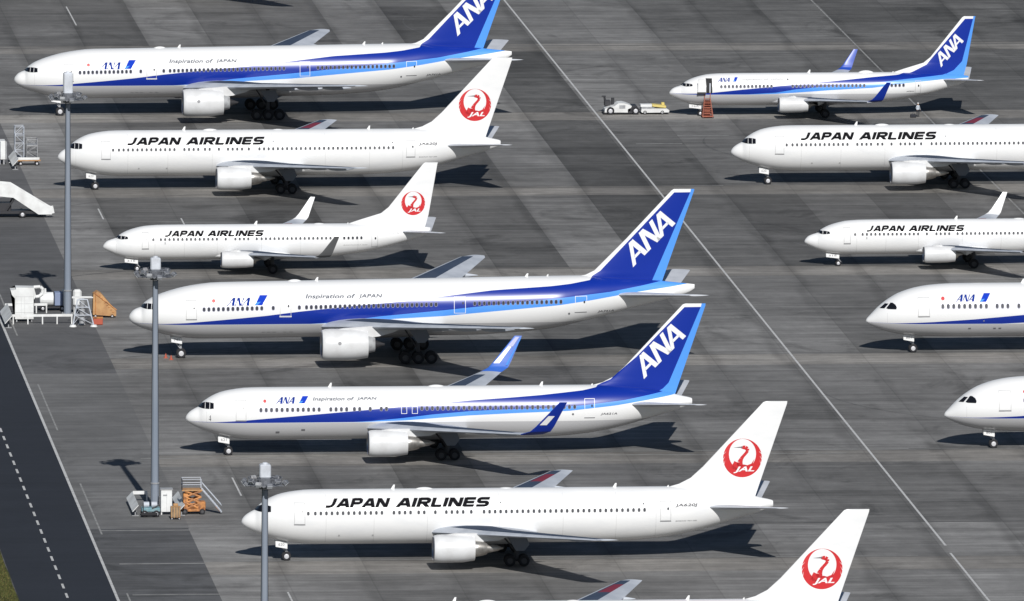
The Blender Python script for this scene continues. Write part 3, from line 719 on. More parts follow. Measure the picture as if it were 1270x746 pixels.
        blade(17.3, .5); dome(11, 3, .06, .2)
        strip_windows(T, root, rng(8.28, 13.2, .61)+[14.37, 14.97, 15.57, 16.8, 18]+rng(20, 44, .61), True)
        door(T, root, 5.52, 6.82, 4.4, 6.45, dm)
    # lettering
    def flat(bm, name, m, off=.03, parent=root): return obj(name, drape(bm, T, off, .12, .6), m, parent)
    def strokes(ps, name, m, off=.03): return flat(polys(ps), name, m, off)
    if ana:
        spec = {'large_wide': ((9.21, 6.70, .19), (10.62, 13.55, 6.2, 7.02), (13.75, 15.2, 6.24, 7.28), (19.4, 27.95, 6.85, 7.36)),
                'medium_wide': ((8.23, 6.0, .16), (9.4, 11.65, 5.73, 6.38), (11.82, 12.86, 5.76, 6.46), (13.3, 20.1, 6.0, 6.35)),
                'narrow': (None, (6.0, 7.72, 4.48, 4.93), (7.95, 8.57, 4.5, 5.0), (9.1, 14.3, 4.62, 4.84)),
                'carbon_wide': ((8.31, 6.32, .2), (9.73, 12.15, 5.98, 6.72), (12.42, 13.66, 5.95, 6.85), (21, 29, 6.0, 6.45))}[kind]
        if spec[0]: strokes([disc(*spec[0])], 'flag_disc', M['red'])
        xa, xb, za, zb_ = spec[1]; h = zb_-za; sh = h*.45
        ps = []
        for s in (0., .64):       # fine left strokes and heavy right strokes, no crossbars
            w1, w2 = .05, .12; B = xb-xa-sh
            def P(sx, t): return (xa+B*sx+sh*t, za+h*t)
            ps += [[P(s, 0), P(s+w1, 0), P(s+.21, 1), P(s+.16, 1)], [P(s+.15, 1), P(s+.25, 1), P(s+.34, 0), P(s+.34-w2, 0)], [P(s+.06, .3), P(s+.07, .38), P(s+.26, .38), P(s+.27, .3)]]
        ps += [[P(.355, 0), P(.395, 0), P(.395, .9), P(.355, .9)], [P(.34, 1), P(.44, 1), P(.64, 0), P(.55, 0)], [P(.60, 0), P(.64, 0), P(.64, 1), P(.60, 1)]]
        strokes(ps, 'airline_lettering', M['navy'])
        xa, xb, za, zb_ = spec[2]; k = (xb-xa)*.42
        mk = strokes([[(xa, za), (xb-k, za), (xb, zb_), (xa+k, zb_)]], 'airline_mark', M['logo_blue'])
        strokes([[(xa-.02, za), (xa+k*.5, za), (xa+k*1.15, za+(zb_-za)*.35), (xa+k*.3, za+(zb_-za)*.3)]], 'airline_mark', M['logo_sky'], .045)
        xa, xb, za, zb_ = spec[3]; sp_ = xa+(xb-xa)*.65
        flat(text_bm('Inspiration of', xa, sp_, za-.08 if kind != 'narrow' else za-.04, zb_, .25, .02), 'slogan_lettering', M['slogan'] if kind != 'narrow' else M['seam'])
        flat(text_bm('JAPAN', sp_+(xb-xa)*.04, xb, za, zb_-.02, .2, .02), 'slogan_lettering', M['slogan'] if kind != 'narrow' else M['seam'])
        FT = {'large_wide': ((56.05, 9.82), (60.85, 14.75), (-1.05, 2.12)), 'medium_wide': ((48.6, 7.79), (53.15, 12.4), (-1.0, 1.98)),
              'narrow': ((34.51, 6.0), (37.45, 9.35), (-.72, 1.42)), 'carbon_wide': ((49.5, 8.9), (53.8, 13.2), (-1, 2))}[kind]
        obj('tail_lettering', drape(polys(ana_strokes(*FT, .074)), T, .02, .4, .4, lambda x, z: fin_y(T, x, z), (-1,)), M['whitemark'], fin)
        reg = {'large_wide': ('JA741A', 52.0, 53.9, 5.02, 5.3), 'medium_wide': ('JA621A', 43.85, 45.65, 4.28, 4.55), 'narrow': ('JA76AN', 30.0, 31.0, 3.1, 3.25), 'carbon_wide': ('JA801A', 46, 48, 5.3, 5.6)}[kind]
        flat(text_bm(*reg, .2, .02), 'registration_lettering', M['markgrey'])
        if kind == 'large_wide':
            strokes([disc(48.75, 5.05, .12, 8)], 'outflow_valve', M['markgrey'])
            for xx in (14.6, 15.2, 15.8, 17.0, 17.7): strokes([rect(xx, xx+.35, 3.2, 3.42)], 'service_panel', M['seam'])
        elif kind == 'medium_wide':
            strokes([disc(40.9, 4.45, .12, 8)], 'outflow_valve', M['markgrey'])
            for xx, zz in ((9.4, 2.6), (12.1, 2.85)): strokes([rect(xx, xx+.4, zz, zz+.18)], 'service_panel', M['markgrey'])
            strokes([rect(2.5, 2.56, 3.9, 4.5), rect(2.35, 2.6, 4.05, 4.12), rect(2.4, 2.55, 4.3, 4.36)], 'pitot_probes', M['markgrey'])
        elif kind == 'carbon_wide':
            strokes([disc(12.9, 3.85, .09, 8)], 'service_port', M['rimlight'])
            for xx in (11.2, 14.0, 14.6): strokes([rect(xx, xx+.3, 2.9, 3.02)], 'service_panel', M['markgrey'])
        else: strokes([disc(14.9, 4.72, .1, 8)], 'service_port', M['markgrey'])
    else:
        tx = (8.34, 25.0, 5.66, 6.5) if kind == 'medium_wide' else (7.1, 18.6, 4.2, 4.83)
        xm = tx[0]+(tx[1]-tx[0])*.392; xn = tx[0]+(tx[1]-tx[0])*.427
        flat(block_text('JAPAN', tx[0], xm, tx[2], tx[3], .42), 'airline_lettering', M['black'])
        flat(block_text('AIRLINES', xn, tx[1], tx[2], tx[3], .42), 'airline_lettering', M['black'])
        if kind == 'medium_wide':
            make_emblem(T, 50.66, 10.1, 1.97, fin)
            flat(text_bm('JA620J', 43.67, 45.95, 5.42, 5.78, .15, .03), 'registration_lettering', M['markgrey'])
            flat(text_bm('BOEING 767-300', 43.7, 45.9, 3.99, 4.09, .2, 0), 'type_lettering', M['markgrey'])
            flat(text_bm('oneworld', 38.9, 40.2, 5.72, 5.84, 0, 0), 'alliance_lettering', M['seam'])
            strokes([disc(40.45, 5.8, .09, 10)], 'alliance_mark', M['markgrey']); strokes([disc(26.0, 6.02, .07, 8)], 'service_port', M['markgrey'])
            for xx in (9.6, 13.0): strokes([rect(xx, xx+.2, 2.75, 2.9)], 'service_panel', M['seam'])
        else:
            make_emblem(T, 36.05, 7.75, 1.39, fin)
            flat(text_bm('JA316J', 33.1, 34.4, 4.35, 4.5, .2, 0), 'registration_lettering', M['seam'])
            flat(text_bm('BOEING737-800', 27.8, 30.6, 3.1, 3.2, .2, 0), 'type_lettering', M['seam'])
            flat(text_bm('oneworld', 29.0, 30.3, 4.4, 4.52, 0, 0), 'alliance_lettering', M['seam'])
            strokes([rect(7.05, 7.12, 3.35, 3.6)], 'service_port', M['markgrey'])
    if kind == 'medium_wide':      # landing light pod hanging at the wing root
        pass
    make_gears(T, root, {'large_wide': '741', 'medium_wide': '621' if ana else '620', 'narrow': '76A' if ana else '316', 'carbon_wide': '801'}[kind])
    for xx in ([] if ana else [L*f for f in (.155, .245, .345, .48, .60, .70, .775)]):
        obj('skin_seam', drape(polys([rect(xx, xx+.035, smooth_tab(T['bot'], xx)+.35, smooth_tab(T['top'], xx)-.35)]), T, .012, .12, .5), M['faint_seam'], root)
    # panel seams round the nose
    obj('radome_seam', drape(polys([rect(2.15*L/55, 2.15*L/55+.018, smooth_tab(T['bot'], 2.2)+.5, smooth_tab(T['top'], 2.0)-1.0)]), T, .01, .15, .3, None, (-1, 1)), M['seam'], root)
    return root
mat_belly = dirty('belly_grey', BELLY, (.42, .42, .43), .5, .35)
M['winglet_out'] = mat('winglet_navy', NAVY, .35)
M['winglet_in2'] = mat('winglet_blue', (.02, .07, .42), .35)
M['winglet_in'] = mat('winglet_sky', (.035, .13, .52), .5)
M['winglet_grey'] = mat('winglet_grey', (.105, .107, .11), .5)
M['logo_blue'] = mat('logo_blue', (.012, .05, .48), .9, 0, 0, .05)
M['logo_sky'] = mat('logo_sky', (.08, .28, .75), .9, 0, 0, .05)
M['slogan'] = mat('slogan_grey', (.13, .14, .17), .9, 0, 0, .05)
# ------------------------------------------------------------------ ground
XJ = [100.5+8.5*i for i in range(-60, 110)]
bm = bmesh.new(); cl = bm.loops.layers.float_color.new('tone')
xs = [-3000, -300]+[100.5+8.5*i for i in range(-20, 60)]+[1200, 4000]
ys = [-2000, 600]+[1423+74.4*k+d for k in range(-4, 12) for d in (0, 23, 44, 66)]+[2600, 5000, 30000]
ys = sorted(ys)
# column tones (multiplier of the base albedo) by the joint at their left edge, overrides by (column, y range)
ROWS = [1446, 1497, 1571.8, 1646.2, 1720.6, 1795, 1867, 1e9]       # far edge of each row of slabs
#        col -1   0    1    2    3    4    5    6    7    8    9   10   11   12   13   14
SLAB = [[ 86, 117, 114, 104, 100, 103,  98, 104, 108, 112, 116, 114, 113, 113, 112, 111],
        [ 98, 106,  97, 101,  86,  94,  98,  92,  98,  96,  97,  95,  92,  95,  97,  98],
        [ 94, 108,  98, 102,  92, 100,  96, 102, 104, 101, 100, 102, 104, 101, 104, 106],
        [ 90, 114, 106,  98, 104,  96, 102,  92,  98, 104,  98,  94,  98, 106,  98, 100],
        [ 90, 116,  94, 100,  86,  98, 104,  88, 113,  85,  98,  88,  92,  86,  94,  96],
        [ 96, 110, 104,  92, 104,  88, 100,  97, 114,  80,  94, 100,  90,  84,  88,  90],
        [ 94, 102,  96,  88, 100,  92,  86,  98, 108,  75, 108, 104, 100,  92,  88,  84],
        [ 96,  92,  97,  89, 107,  92,  98, 110,  88,  96, 108, 104,  95,  91,  92,  84]]
def tone(x, y):
    i = int(math.floor((x-100.5)/8.5)); r = 0
    while y > ROWS[r]: r += 1
    v = SLAB[r][min(15, max(0, i+1))]
    rnd = random.Random(i*131+r*7919+int(y/37)*977).random()
    v += 12*(rnd-.5)
    if -1 < i and (y-1423) % 74.4 > 66: v = v*.45+124*.55
    return (v/104.)**2.2
for y0, y1 in zip(ys, ys[1:]):
    for x0, x1 in zip(xs, xs[1:]):
        f = bm.faces.new([bm.verts.new(p) for p in ((x0, y0, 0), (x1, y0, 0), (x1, y1, 0), (x0, y1, 0))])
        t = tone((x0+x1)/2, (y0+y1)/2); ph = ((y0+y1)/2-1423) % 74.4
        wv = .8 if (ph > 66 and x0 > 100) else 0.
        for l in f.loops: l[cl] = (t, wv, 0, 1)
bmesh.ops.remove_doubles(bm, verts=bm.verts, dist=.01)
def ground_mat(name, base, warm, joints=True, attr=True, contrast=1.):
    m = mat(name, base, .85, 0, 0, .25); t = m.node_tree; N = t.nodes; L = t.links
    tc = N.new('ShaderNodeTexCoord')
    def noise(sc, mp, det=6, rough=.6, lo=.3, hi=.7, a_=.8, b_=1.2, dist=0):
        mm = N.new('ShaderNodeMapping'); mm.inputs['Scale'].default_value = mp; L.new(tc.outputs['Object'], mm.inputs[0])
        n = N.new('ShaderNodeTexNoise'); n.inputs['Scale'].default_value = sc; n.inputs['Detail'].default_value = det; n.inputs['Roughness'].default_value = rough; n.inputs['Distortion'].default_value = dist
        L.new(mm.outputs[0], n.inputs['Vector']); r = N.new('ShaderNodeMapRange'); L.new(n.outputs[0], r.inputs[0])
        r.inputs[1].default_value = lo; r.inputs[2].default_value = hi
        r.inputs[3].default_value = 1-(1-a_)*contrast; r.inputs[4].default_value = 1+(b_-1)*contrast
        return r.outputs[0]
    v = mth(t, 'MULTIPLY', noise(.035, (1, .5, 1), 5, .6, .32, .68, .84, 1.16), noise(.16, (.5, 1, 1), 6, .6, .3, .7, .86, 1.13, .6))
    v = mth(t, 'MULTIPLY', v, noise(.9, (.07, 1, 1), 5, .65, .3, .7, .84, 1.15))         # sweeper and water streaks
    v = mth(t, 'MULTIPLY', v, noise(.55, (1, .6, 1), 7, .7, .35, .7, .92, 1.07))
    v = mth(t, 'MULTIPLY', v, noise(.011, (1, .8, 1), 4, .55, .35, .65, .90, 1.10, .8))
    v = mth(t, 'MULTIPLY', v, noise(.33, (.10, 1, 1), 6, .7, .35, .68, .88, 1.10, .5))
    v = mth(t, 'MULTIPLY', v, noise(6, (1, 1, 1), 3, .7, .3, .7, .93, 1.07))
    v = mth(t, 'MULTIPLY', v, noise(.06, (1, .7, 1), 7, .68, .56, .70, 1.0, .70, 1.6))   # oil and rubber stains
    if attr:
        at = N.new('ShaderNodeAttribute'); at.attribute_name = 'tone'; sp = N.new('ShaderNodeSeparateColor'); L.new(at.outputs['Color'], sp.inputs[0])
        v = mth(t, 'MULTIPLY', v, sp.outputs[0])
    if joints:
        sx = N.new('ShaderNodeSeparateXYZ'); L.new(tc.outputs['Object'], sx.inputs[0])
        def line(sock, orig, per, w_):
            q = mth(t, 'PINGPONG', mth(t, 'SUBTRACT', sock, orig), per/2)
            return mth(t, 'LESS_THAN', q, w_/2)
        jx = line(sx.outputs[0], 100.5, 8.5, .16); jy = line(sx.outputs[1], 1423, 74.4/2, .5); 
        jf = mth(t, 'MAXIMUM', jx, mth(t, 'MULTIPLY', jy, .8))
        v = mth(t, 'MULTIPLY', v, mth(t, 'SUBTRACT', 1, mth(t, 'MULTIPLY', jf, .14)))
        def soft(sock, orig, per, wd, amt):
            q = mth(t, 'PINGPONG', mth(t, 'SUBTRACT', sock, orig), per/2); r = N.new('ShaderNodeMapRange'); r.interpolation_type = 'SMOOTHSTEP'
            L.new(q, r.inputs[0]); r.inputs[1].default_value = 0; r.inputs[2].default_value = wd; r.inputs[3].default_value = 1-amt; r.inputs[4].default_value = 1
            return r.outputs[0]
        wob = mth(t, 'ADD', sx.outputs[0], mth(t, 'MULTIPLY', noise(.12, (1, .4, 1), 3, .5, .3, .7, 0, 2), .5))
        v = mth(t, 'MULTIPLY', v, mth(t, 'MAXIMUM', soft(wob, 100.7, 8.5, 1.3, .24), noise(.05, (1, .3, 1), 3, .5, .35, .62, .75, 1.0)))
        v = mth(t, 'MULTIPLY', v, soft(sx.outputs[1], 1423, 74.4/2, 2.2, .10))
        fx = line(sx.outputs[1], 1423, 7.44, .12); v = mth(t, 'MULTIPLY', v, mth(t, 'SUBTRACT', 1, mth(t, 'MULTIPLY', fx, .10)))
    vm = N.new('ShaderNodeVectorMath'); vm.operation = 'SCALE'
    if attr:
        c = mixc(t, sp.outputs[1], tuple(base), tuple(warm)); L.new(c, vm.inputs[0])
    else: vm.inputs[0].default_value = base
    L.new(v, vm.inputs['Scale']); L.new(vm.outputs[0], N['Principled BSDF'].inputs['Base Color'])
    return m
GM = ground_mat('apron_concrete', (.190, .187, .182), (.200, .189, .174), contrast=1.45)
g = struct(obj('apron', bm, GM))
def sheet(name, x0, x1, y0, y1, z, m, x2=None, x3=None):
    bm = bmesh.new(); bm.faces.new([bm.verts.new(p) for p in ((x0, y0, z), (x1, y0, z), (x1 if x2 is None else x2, y1, z), (x0 if x3 is None else x3, y1, z))])
    return struct(obj(name, bm, m))
ASPH = ground_mat('road_asphalt', (.027, .031, .040), (0, 0, 0), False, False, .45)
ASPH2 = ground_mat('apron_asphalt', (.128, .128, .13), (0, 0, 0), False, False, 1.)
ASPH3 = ground_mat('worn_asphalt', (.106, .107, .110), (0, 0, 0), False, False, 1.5)
sheet('service_road', 81.6, 91.35, 900, 2400, .012, ASPH)
sheet('roadside_asphalt', 91.35, 101.7, 1560, 2300, .008, ASPH2)
sheet('roadside_asphalt', 91.35, 101.7, 1446, 1560, .008, ground_mat('roadside_mid', (.172, .171, .169), (0, 0, 0), False, False, 1.1))
sheet('roadside_asphalt', 91.35, 101.6, 900, 1446, .008, ASPH3)
# verge
bm = bmesh.new(); A = []; random.seed(3)
ysv = [900+6*i for i in range(170)]
for y in ysv: A.append((bm.verts.new((-200, y, .006)), bm.verts.new((81.6+random.uniform(-.12, .12), y, .006))))
for p, q in zip(A, A[1:]): bm.faces.new((p[0], p[1], q[1], q[0]))
GR = ground_mat('verge_soil', (.075, .078, .022), (0, 0, 0), False, False, 1.6)
struct(obj('verge', bm, GR))
# tufts of grass on the verge where it shows
bm = bmesh.new(); random.seed(5)
for i in range(9000):
    x = 81.5-abs(random.gauss(0, 1))*2.2; y = random.uniform(1380, 1460)
    if x > 81.45 or (y > 1432 and random.random() < .7): continue
    h = random.uniform(.06, .2); an = random.uniform(0, 6.28); w_ = random.uniform(.03, .08)
    dx, dy = w_*math.cos(an), w_*math.sin(an)
    f = bm.faces.new([bm.verts.new(p) for p in ((x-dx, y-dy, 0), (x+dx, y+dy, 0), (x+random.uniform(-.08, .08), y+random.uniform(-.08, .08), h))])
    f.material_index = random.choice((0, 0, 1))
o = obj('grass', bm, [mat('grass_olive', (.075, .085, .018), .9), mat('grass_dry', (.12, .10, .03), .9)])
o['kind'] = 'stuff'
# painted lines
PAINT = dirty('line_paint', (.55, .55, .54), (.30, .30, .29), 1.2, .7, 0, .5, .8)
FAINT = dirty('faded_line_paint', (.30, .30, .29), (.20, .20, .195), .8, .8)
def line_strip(x0, x1, y0, y1, m=PAINT, z=.018, name='apron_marking'): return sheet(name, x0, x1, y0, y1, z, m)
line_strip(91.22, 91.5, 900, 2300); line_strip(177.47, 177.71, 1430, 2500); line_strip(177.35, 177.58, 1250, 1425)
line_strip(219.08, 219.3, 1300, 2500, FAINT)
for k in range(-3, 8):
    y = 1442+74.4*k; line_strip(92.42, 92.6, y, y+35.5, FAINT)
for x, y0, y1 in ((117.9, 1893, 1915), (117.95, 1686, 1692.5), (108.65, 1692, 1702), (108.65, 1468, 1481), (108.5, 1396, 1403)):
    line_strip(x-.09, x+.09, y0, y1, PAINT)
for i in range(90):
    y = 1340+6.05*i; line_strip(86.34, 86.58, y, y+3.0, PAINT, .02, 'road_dash')
for y, x0, x1, wd in ((1497.9, 106, 215, .22), (1495.2, 100, 175, .35), (1467.8, 92.6, 101, .35), (1444.6, 92.6, 101.7, .5), (1422.2, 93, 101.7, .5), (1402, 93, 101.7, .4),
                      (1572.2, 101, 175, .16), (1423.5, 105, 174, .25), (1646.6, 101, 126, .25), (1689.5, 103, 118, .25), (1798, 177.9, 182.5, .5), (1770, 185.5, 192, .5), (1762, 179.5, 185.3, .5),
                      (1867, 160, 178, .18), (1720.5, 180, 186, .3)):
    line_strip(x0, x1, y-wd/2, y+wd/2, FAINT, .016)
# old dark joints across the apron
DARKJ = ground_mat('joint_sealant', (.12, .12, .12), (0, 0, 0), False, False, .8)
for y, x0, x1, wd in ((1572.8, 177.8, 230, .45), (1498.4, 182, 260, .35), (1446.3, 165, 260, .5), (1867.3, 100, 260, .6), (1826.5, 177, 220, .45), (1719.5, 150, 176, .35), (1645, 100, 178, .25)):
    line_strip(x0, x1, y-wd/2, y+wd/2, DARKJ, .014, 'apron_joint')
# rubber marks left by turning wheels
random.seed(21)
RUB = ground_mat('tyre_rubber_mark', (.150, .149, .147), (0, 0, 0), False, False, 1.8)
def arc(cx, cy, r, a0, a1, wd=.35):
    bm = bmesh.new(); n = 26; A = []
    for i in range(n+1):
        t = math.radians(a0+(a1-a0)*i/n); w_ = wd*math.sin(math.pi*(i+.4)/(n+.8))
        A.append((bm.verts.new((cx+(r-w_/2)*math.cos(t), cy+(r-w_/2)*math.sin(t), .010)), bm.verts.new((cx+(r+w_/2)*math.cos(t), cy+(r+w_/2)*math.sin(t), .010))))
    for p, q in zip(A, A[1:]): bm.faces.new((p[0], p[1], q[1], q[0]))
    struct(obj('tyre_mark', bm, RUB))
for k in range(16):
    row = random.choice((1460, 1534, 1609, 1683, 1757, 1830, 1880)); cx = random.uniform(182, 214); r = random.uniform(18, 46); a0 = random.uniform(150, 230)
    arc(cx+12, row+random.uniform(-14, 14), r, a0, a0+random.uniform(30, 70)); 
for k in range(8):
    arc(random.uniform(115, 165), random.choice((1465, 1540, 1614, 1688, 1762, 1905))+random.uniform(-8, 8), random.uniform(20, 50), random.uniform(60, 100), random.uniform(120, 160))
# ------------------------------------------------------------------ aircraft
def put(o, x, y, label=None, group=None):
    o.location = (x, y, 0)
    if label: o['label'] = label
    if group: o['group'] = group
    return o
GA, GJ = 'parked airliners with blue striped livery', 'parked airliners with red circle on white tail'
p4 = put(make_airliner('large_wide', 'blue', 'long blue striped airliner with blue ANA tail, fourth from the top on the left', GA), 103.8, 1572.0)
p1 = put(copy_tree(p4), 103.9, 1794.3, 'long blue striped airliner at the top left, its tail cut off by the top edge')
pf = put(copy_tree(p4), 106.6, 1934.5, 'long blue striped airliner parked beyond the top edge of the photo')
p5 = put(make_airliner('medium_wide', 'blue', 'blue striped airliner with tall upturned blue winglets at its wing tips', GA), 104.9, 1497.4)
p6 = put(make_airliner('medium_wide', 'white', 'white JAPAN AIRLINES airliner in the lower centre, nearest one shown whole', GJ), 105.4, 1423.8)
p2 = put(copy_tree(p6), 104.9, 1720.2, 'white JAPAN AIRLINES wide airliner second from the top in the left column')
p9 = put(copy_tree(p6), 187.0, 1721.6, 'white JAPAN AIRLINES wide airliner at the right edge below the small blue tailed one')
p7 = put(copy_tree(p6), 105.1, 1350.2, 'white airliner at the bottom edge showing only its tail fin and a wing tip')
p3 = put(make_airliner('narrow', 'white', 'small white JAPAN AIRLINES airliner third from the top in the left column', GJ), 105.6, 1645.2)
p10 = put(copy_tree(p3), 187.5, 1646.0, 'small white JAPAN AIRLINES airliner cut off by the right edge')
p8 = put(make_airliner('narrow', 'blue', 'small blue tailed airliner at the top right with its front door open', GA), 186.6, 1790.6)
p11 = put(make_airliner('carbon_wide', 'blue', 'white airliner nose with blue stripe and ANA lettering at the right edge', GA), 186.1, 1572.6)
p12 = put(copy_tree(p11), 185.8, 1498.5, 'lowest white airliner nose at the right edge, no lettering in view')
# the open front door of the small blue tailed airliner
T = TYPES['narrow']
d = obj('door_opening', drape(polys([rect(4.5, 5.28, 3.08, 4.88)]), T, .018, .15, .3), M['void'], p8)
bm = bmesh.new(); box(bm, (4.98, -1.9, 3.75), (.16, .06, 1.2)); obj('door_curtain', bm, M['light_grey'], d)
bm = bmesh.new(); prism(bm, [(3.42, 3.25), (4.4, 3.25), (4.42, 4.1), (4.36, 4.75), (4.2, 4.9), (3.6, 4.9), (3.42, 4.7)], -2.22, -2.06)
dl = obj('cabin_door', bm, M['white'], p8)
bm = bmesh.new(); box(bm, (3.88, -2.14, 3.12), (1.1, .2, .22)); obj('slide_cover', bm, M['darkmetal'], dl)
# ------------------------------------------------------------------ light masts
def mast(x, y, h, label, boxh=1.3):
    r = thing('light_mast', label, 'light mast', (x, y, 0), 0, 'apron light masts')
    bm = bmesh.new(); n = 12
    tube(bm, (0, 0, .3), (0, 0, 2.9), .42, .41, n); tube(bm, (0, 0, 2.9), (0, 0, h*.55), .39, .32, n); tube(bm, (0, 0, h*.55), (0, 0, h-.9), .31, .26, n)
    obj('pole', bm, M['pole'], r)
    bm = bmesh.new(); tube(bm, (0, 0, 0), (0, 0, .3), .7, .7, 12); tube(bm, (0, 0, 2.86), (0, 0, 3.0), .47, .47, n)
    for i in range(8): tube(bm, (.58*math.cos(i*.785), .58*math.sin(i*.785), .3), (.58*math.cos(i*.785), .58*math.sin(i*.785), .42), .05, n=6)
    obj('base_flange', bm, M['ggrey'], r)
    bm = bmesh.new(); box(bm, (0, 0, h+.25+boxh/2), (1.05, 1.05, boxh), None, 0, .12); tube(bm, (0, 0, h+.25+boxh), (0, 0, h+.4+boxh), .3, .2)
    obj('hoist_housing', bm, M['polecap'], r)
    bm = bmesh.new(); R = 1.6; k = 16
    for i in range(k):
        a0, a1 = 2*math.pi*i/k, 2*math.pi*(i+1)/k
        tube(bm, (R*math.cos(a0), R*math.sin(a0), h+.28), (R*math.cos(a1), R*math.sin(a1), h+.28), .035, n=5)
        if i % 2: tube(bm, (R*math.cos(a0), R*math.sin(a0), h-.3), (R*math.cos(a0), R*math.sin(a0), h+.28), .03, n=5)
    tube(bm, (0, 0, h-.40), (0, 0, h-.28), 1.62, 1.62, 20); tube(bm, (0, 0, h-.75), (0, 0, h+.25), .55, .68, 14)
    for i in range(6):
        a0 = math.pi/3*i+.4; tube(bm, (.5*math.cos(a0), .5*math.sin(a0), h-.5), (2.0*math.cos(a0), 2.0*math.sin(a0), h-.35), .07, n=6)
    hd = obj('head_frame', bm, M['mastgrey'], r)
    for i in range(12):
        a0 = 2*math.pi*i/12+.15; bm = bmesh.new()
        box(bm, (0, 0, 0), (.36, .60, .42), None, 0, .07); box(bm, (.20, 0, 0), (.03, .50, .34), None, 1)
        mm = Matrix.Rotation(a0, 3, 'Z') @ Matrix.Rotation(math.radians(42), 3, 'Y')
        bmesh.ops.rotate(bm, cent=(0, 0, 0), matrix=mm, verts=bm.verts[:])
        rr = (1.85, 1.6, 2.0)[i % 3]
        bmesh.ops.translate(bm, vec=(rr*math.cos(a0), rr*math.sin(a0), h-.15+(-.1, .25, .05)[i % 3]), verts=bm.verts[:])
        obj('floodlight', bm, [M['mastgrey'] if i % 4 else M['ggrey'], M['lamp_glass']], r)
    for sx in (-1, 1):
        bm = bmesh.new(); tube(bm, (sx*.36, .04, 3.0), (sx*.235, .03, h-.8), .075, .055, 6); obj('dark_edge_tube', bm, M['darkmetal'], r)  # dark tubes added to give the pole its shaded edges
    # ladder rail up one side
    return r
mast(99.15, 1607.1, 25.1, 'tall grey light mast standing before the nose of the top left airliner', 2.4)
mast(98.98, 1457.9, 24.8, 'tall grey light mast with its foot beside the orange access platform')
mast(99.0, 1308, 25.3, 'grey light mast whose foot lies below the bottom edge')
# ------------------------------------------------------------------ ground equipment
def part(name, bm, m, parent): return obj(name, bm, m, parent)
def rails(bm, pts, h=1.0, r=.035, mid=True):
    for p, q in zip(pts, pts[1:]):
        p = Vector(p); q = Vector(q); hv = Vector((0, 0, h))
        tube(bm, p+hv, q+hv, r, n=6)
        if mid: tube(bm, p+hv*.5, q+hv*.5, r, n=6)
        n = max(1, int((q-p).length/1.0))
        for i in range(n+1): c = p+(q-p)*i/n; tube(bm, c, c+hv, r, n=6)
# white passenger steps cut by the left edge
r = thing('passenger_steps', 'white enclosed passenger boarding steps cut off by the left edge, sloping down to the right', 'boarding steps', (96.5, 1695, 0))
for yy in (-1.3, 1.3):
    bm = bmesh.new(); prism(bm, [(-4.5, 2.6), (-4.5, 4.15), (0, 4.12), (1.3, 4.0), (5.8, 1.25), (6.2, 1.05), (6.1, .42), (4.5, .42), (1.5, 2.45), (0, 2.6)], yy-.05, yy+.05)
    bmesh.ops.triangulate(bm, faces=[f for f in bm.faces if len(f.verts) > 4]); part('side_panel', bm, M['gwhite'], r)
bm = bmesh.new()
for i in range(15): box(bm, (1.2+i*.3, 0, 2.6-i*.155), (.34, 2.5, .08))
part('steps', bm, M['ggrey'], r)
bm = bmesh.new(); box(bm, (-2, 0, 2.55), (5, 2.5, .12)); part('platform', bm, M['ggrey'], r)
bm = bmesh.new(); box(bm, (.8, 0, .62), (9.6, 2.2, .35), None, 0, .05)
for xx in (-2.5, .6): 
    for yy in (-.9, .9): tube(bm, (xx, yy, .7), (xx+1.2, yy, 2.5), .09)
box(bm, (-1.0, .3, 1.15), (4.6, 1.7, 1.1), None, 0, .1); part('chassis', bm, M['darkmetal'], r)  # dark block added to stand in for shade below the steps
bm = bmesh.new(); box(bm, (-1.2, -1.0, 1.3), (.9, .3, 1.5), RY(14), 0, .05); part('cab', bm, M['gwhite'], r)
for xx in (-2.9, 2.6):
    for yy in (-1.15, 1.15): make_wheel('wheel', xx, yy, .42, .42, .28, r)
bm = bmesh.new(); box(bm, (6.15, -1.3, 1.0), (.35, .12, .9), RY(-12)); part('bumper', bm, M['gwhite'], r)
# cluster at the upper left edge
t = thing('storage_container', 'white ribbed equipment box at the upper left edge behind the boarding steps', 'container', (99.3, 1746, 0))
bm = bmesh.new(); box(bm, (-.9, 0, 1.75), (3.2, 2, 2.3), None, 0, .04); part('body', bm, M['gwhite'], t)
bm = bmesh.new()
for i in range(5): box(bm, (-2.2+i*.75, -1.03, 1.75), (.12, .06, 2.2))
for xx in (-2, 0, .5): box(bm, (xx, 0, .3), (.2, 1.8, .6))
part('rib', bm, M['ggrey'], t)
t = thing('barrier_board', 'white slanted barrier board between the white box and the grey lattice stand', 'barrier', (100.9, 1744, 0), 0, 'white barrier boards')
def board(t, ln, h=.85):
    bm = bmesh.new(); box(bm, (0, 0, .35+h/2), (.08, ln, h*.95), RY(42)); part('panel', bm, M['gwhite'], t)
    for i in range(4):
        bm = bmesh.new(); yy = -ln/2+.3+i*(ln-.6)/3; box(bm, (0, yy, .22), (.12, .12, .36)); box(bm, (0, yy, .04), (.7, .14, .08)); part('foot', bm, M['ggrey'], t)
board(t, 9, 1.1)
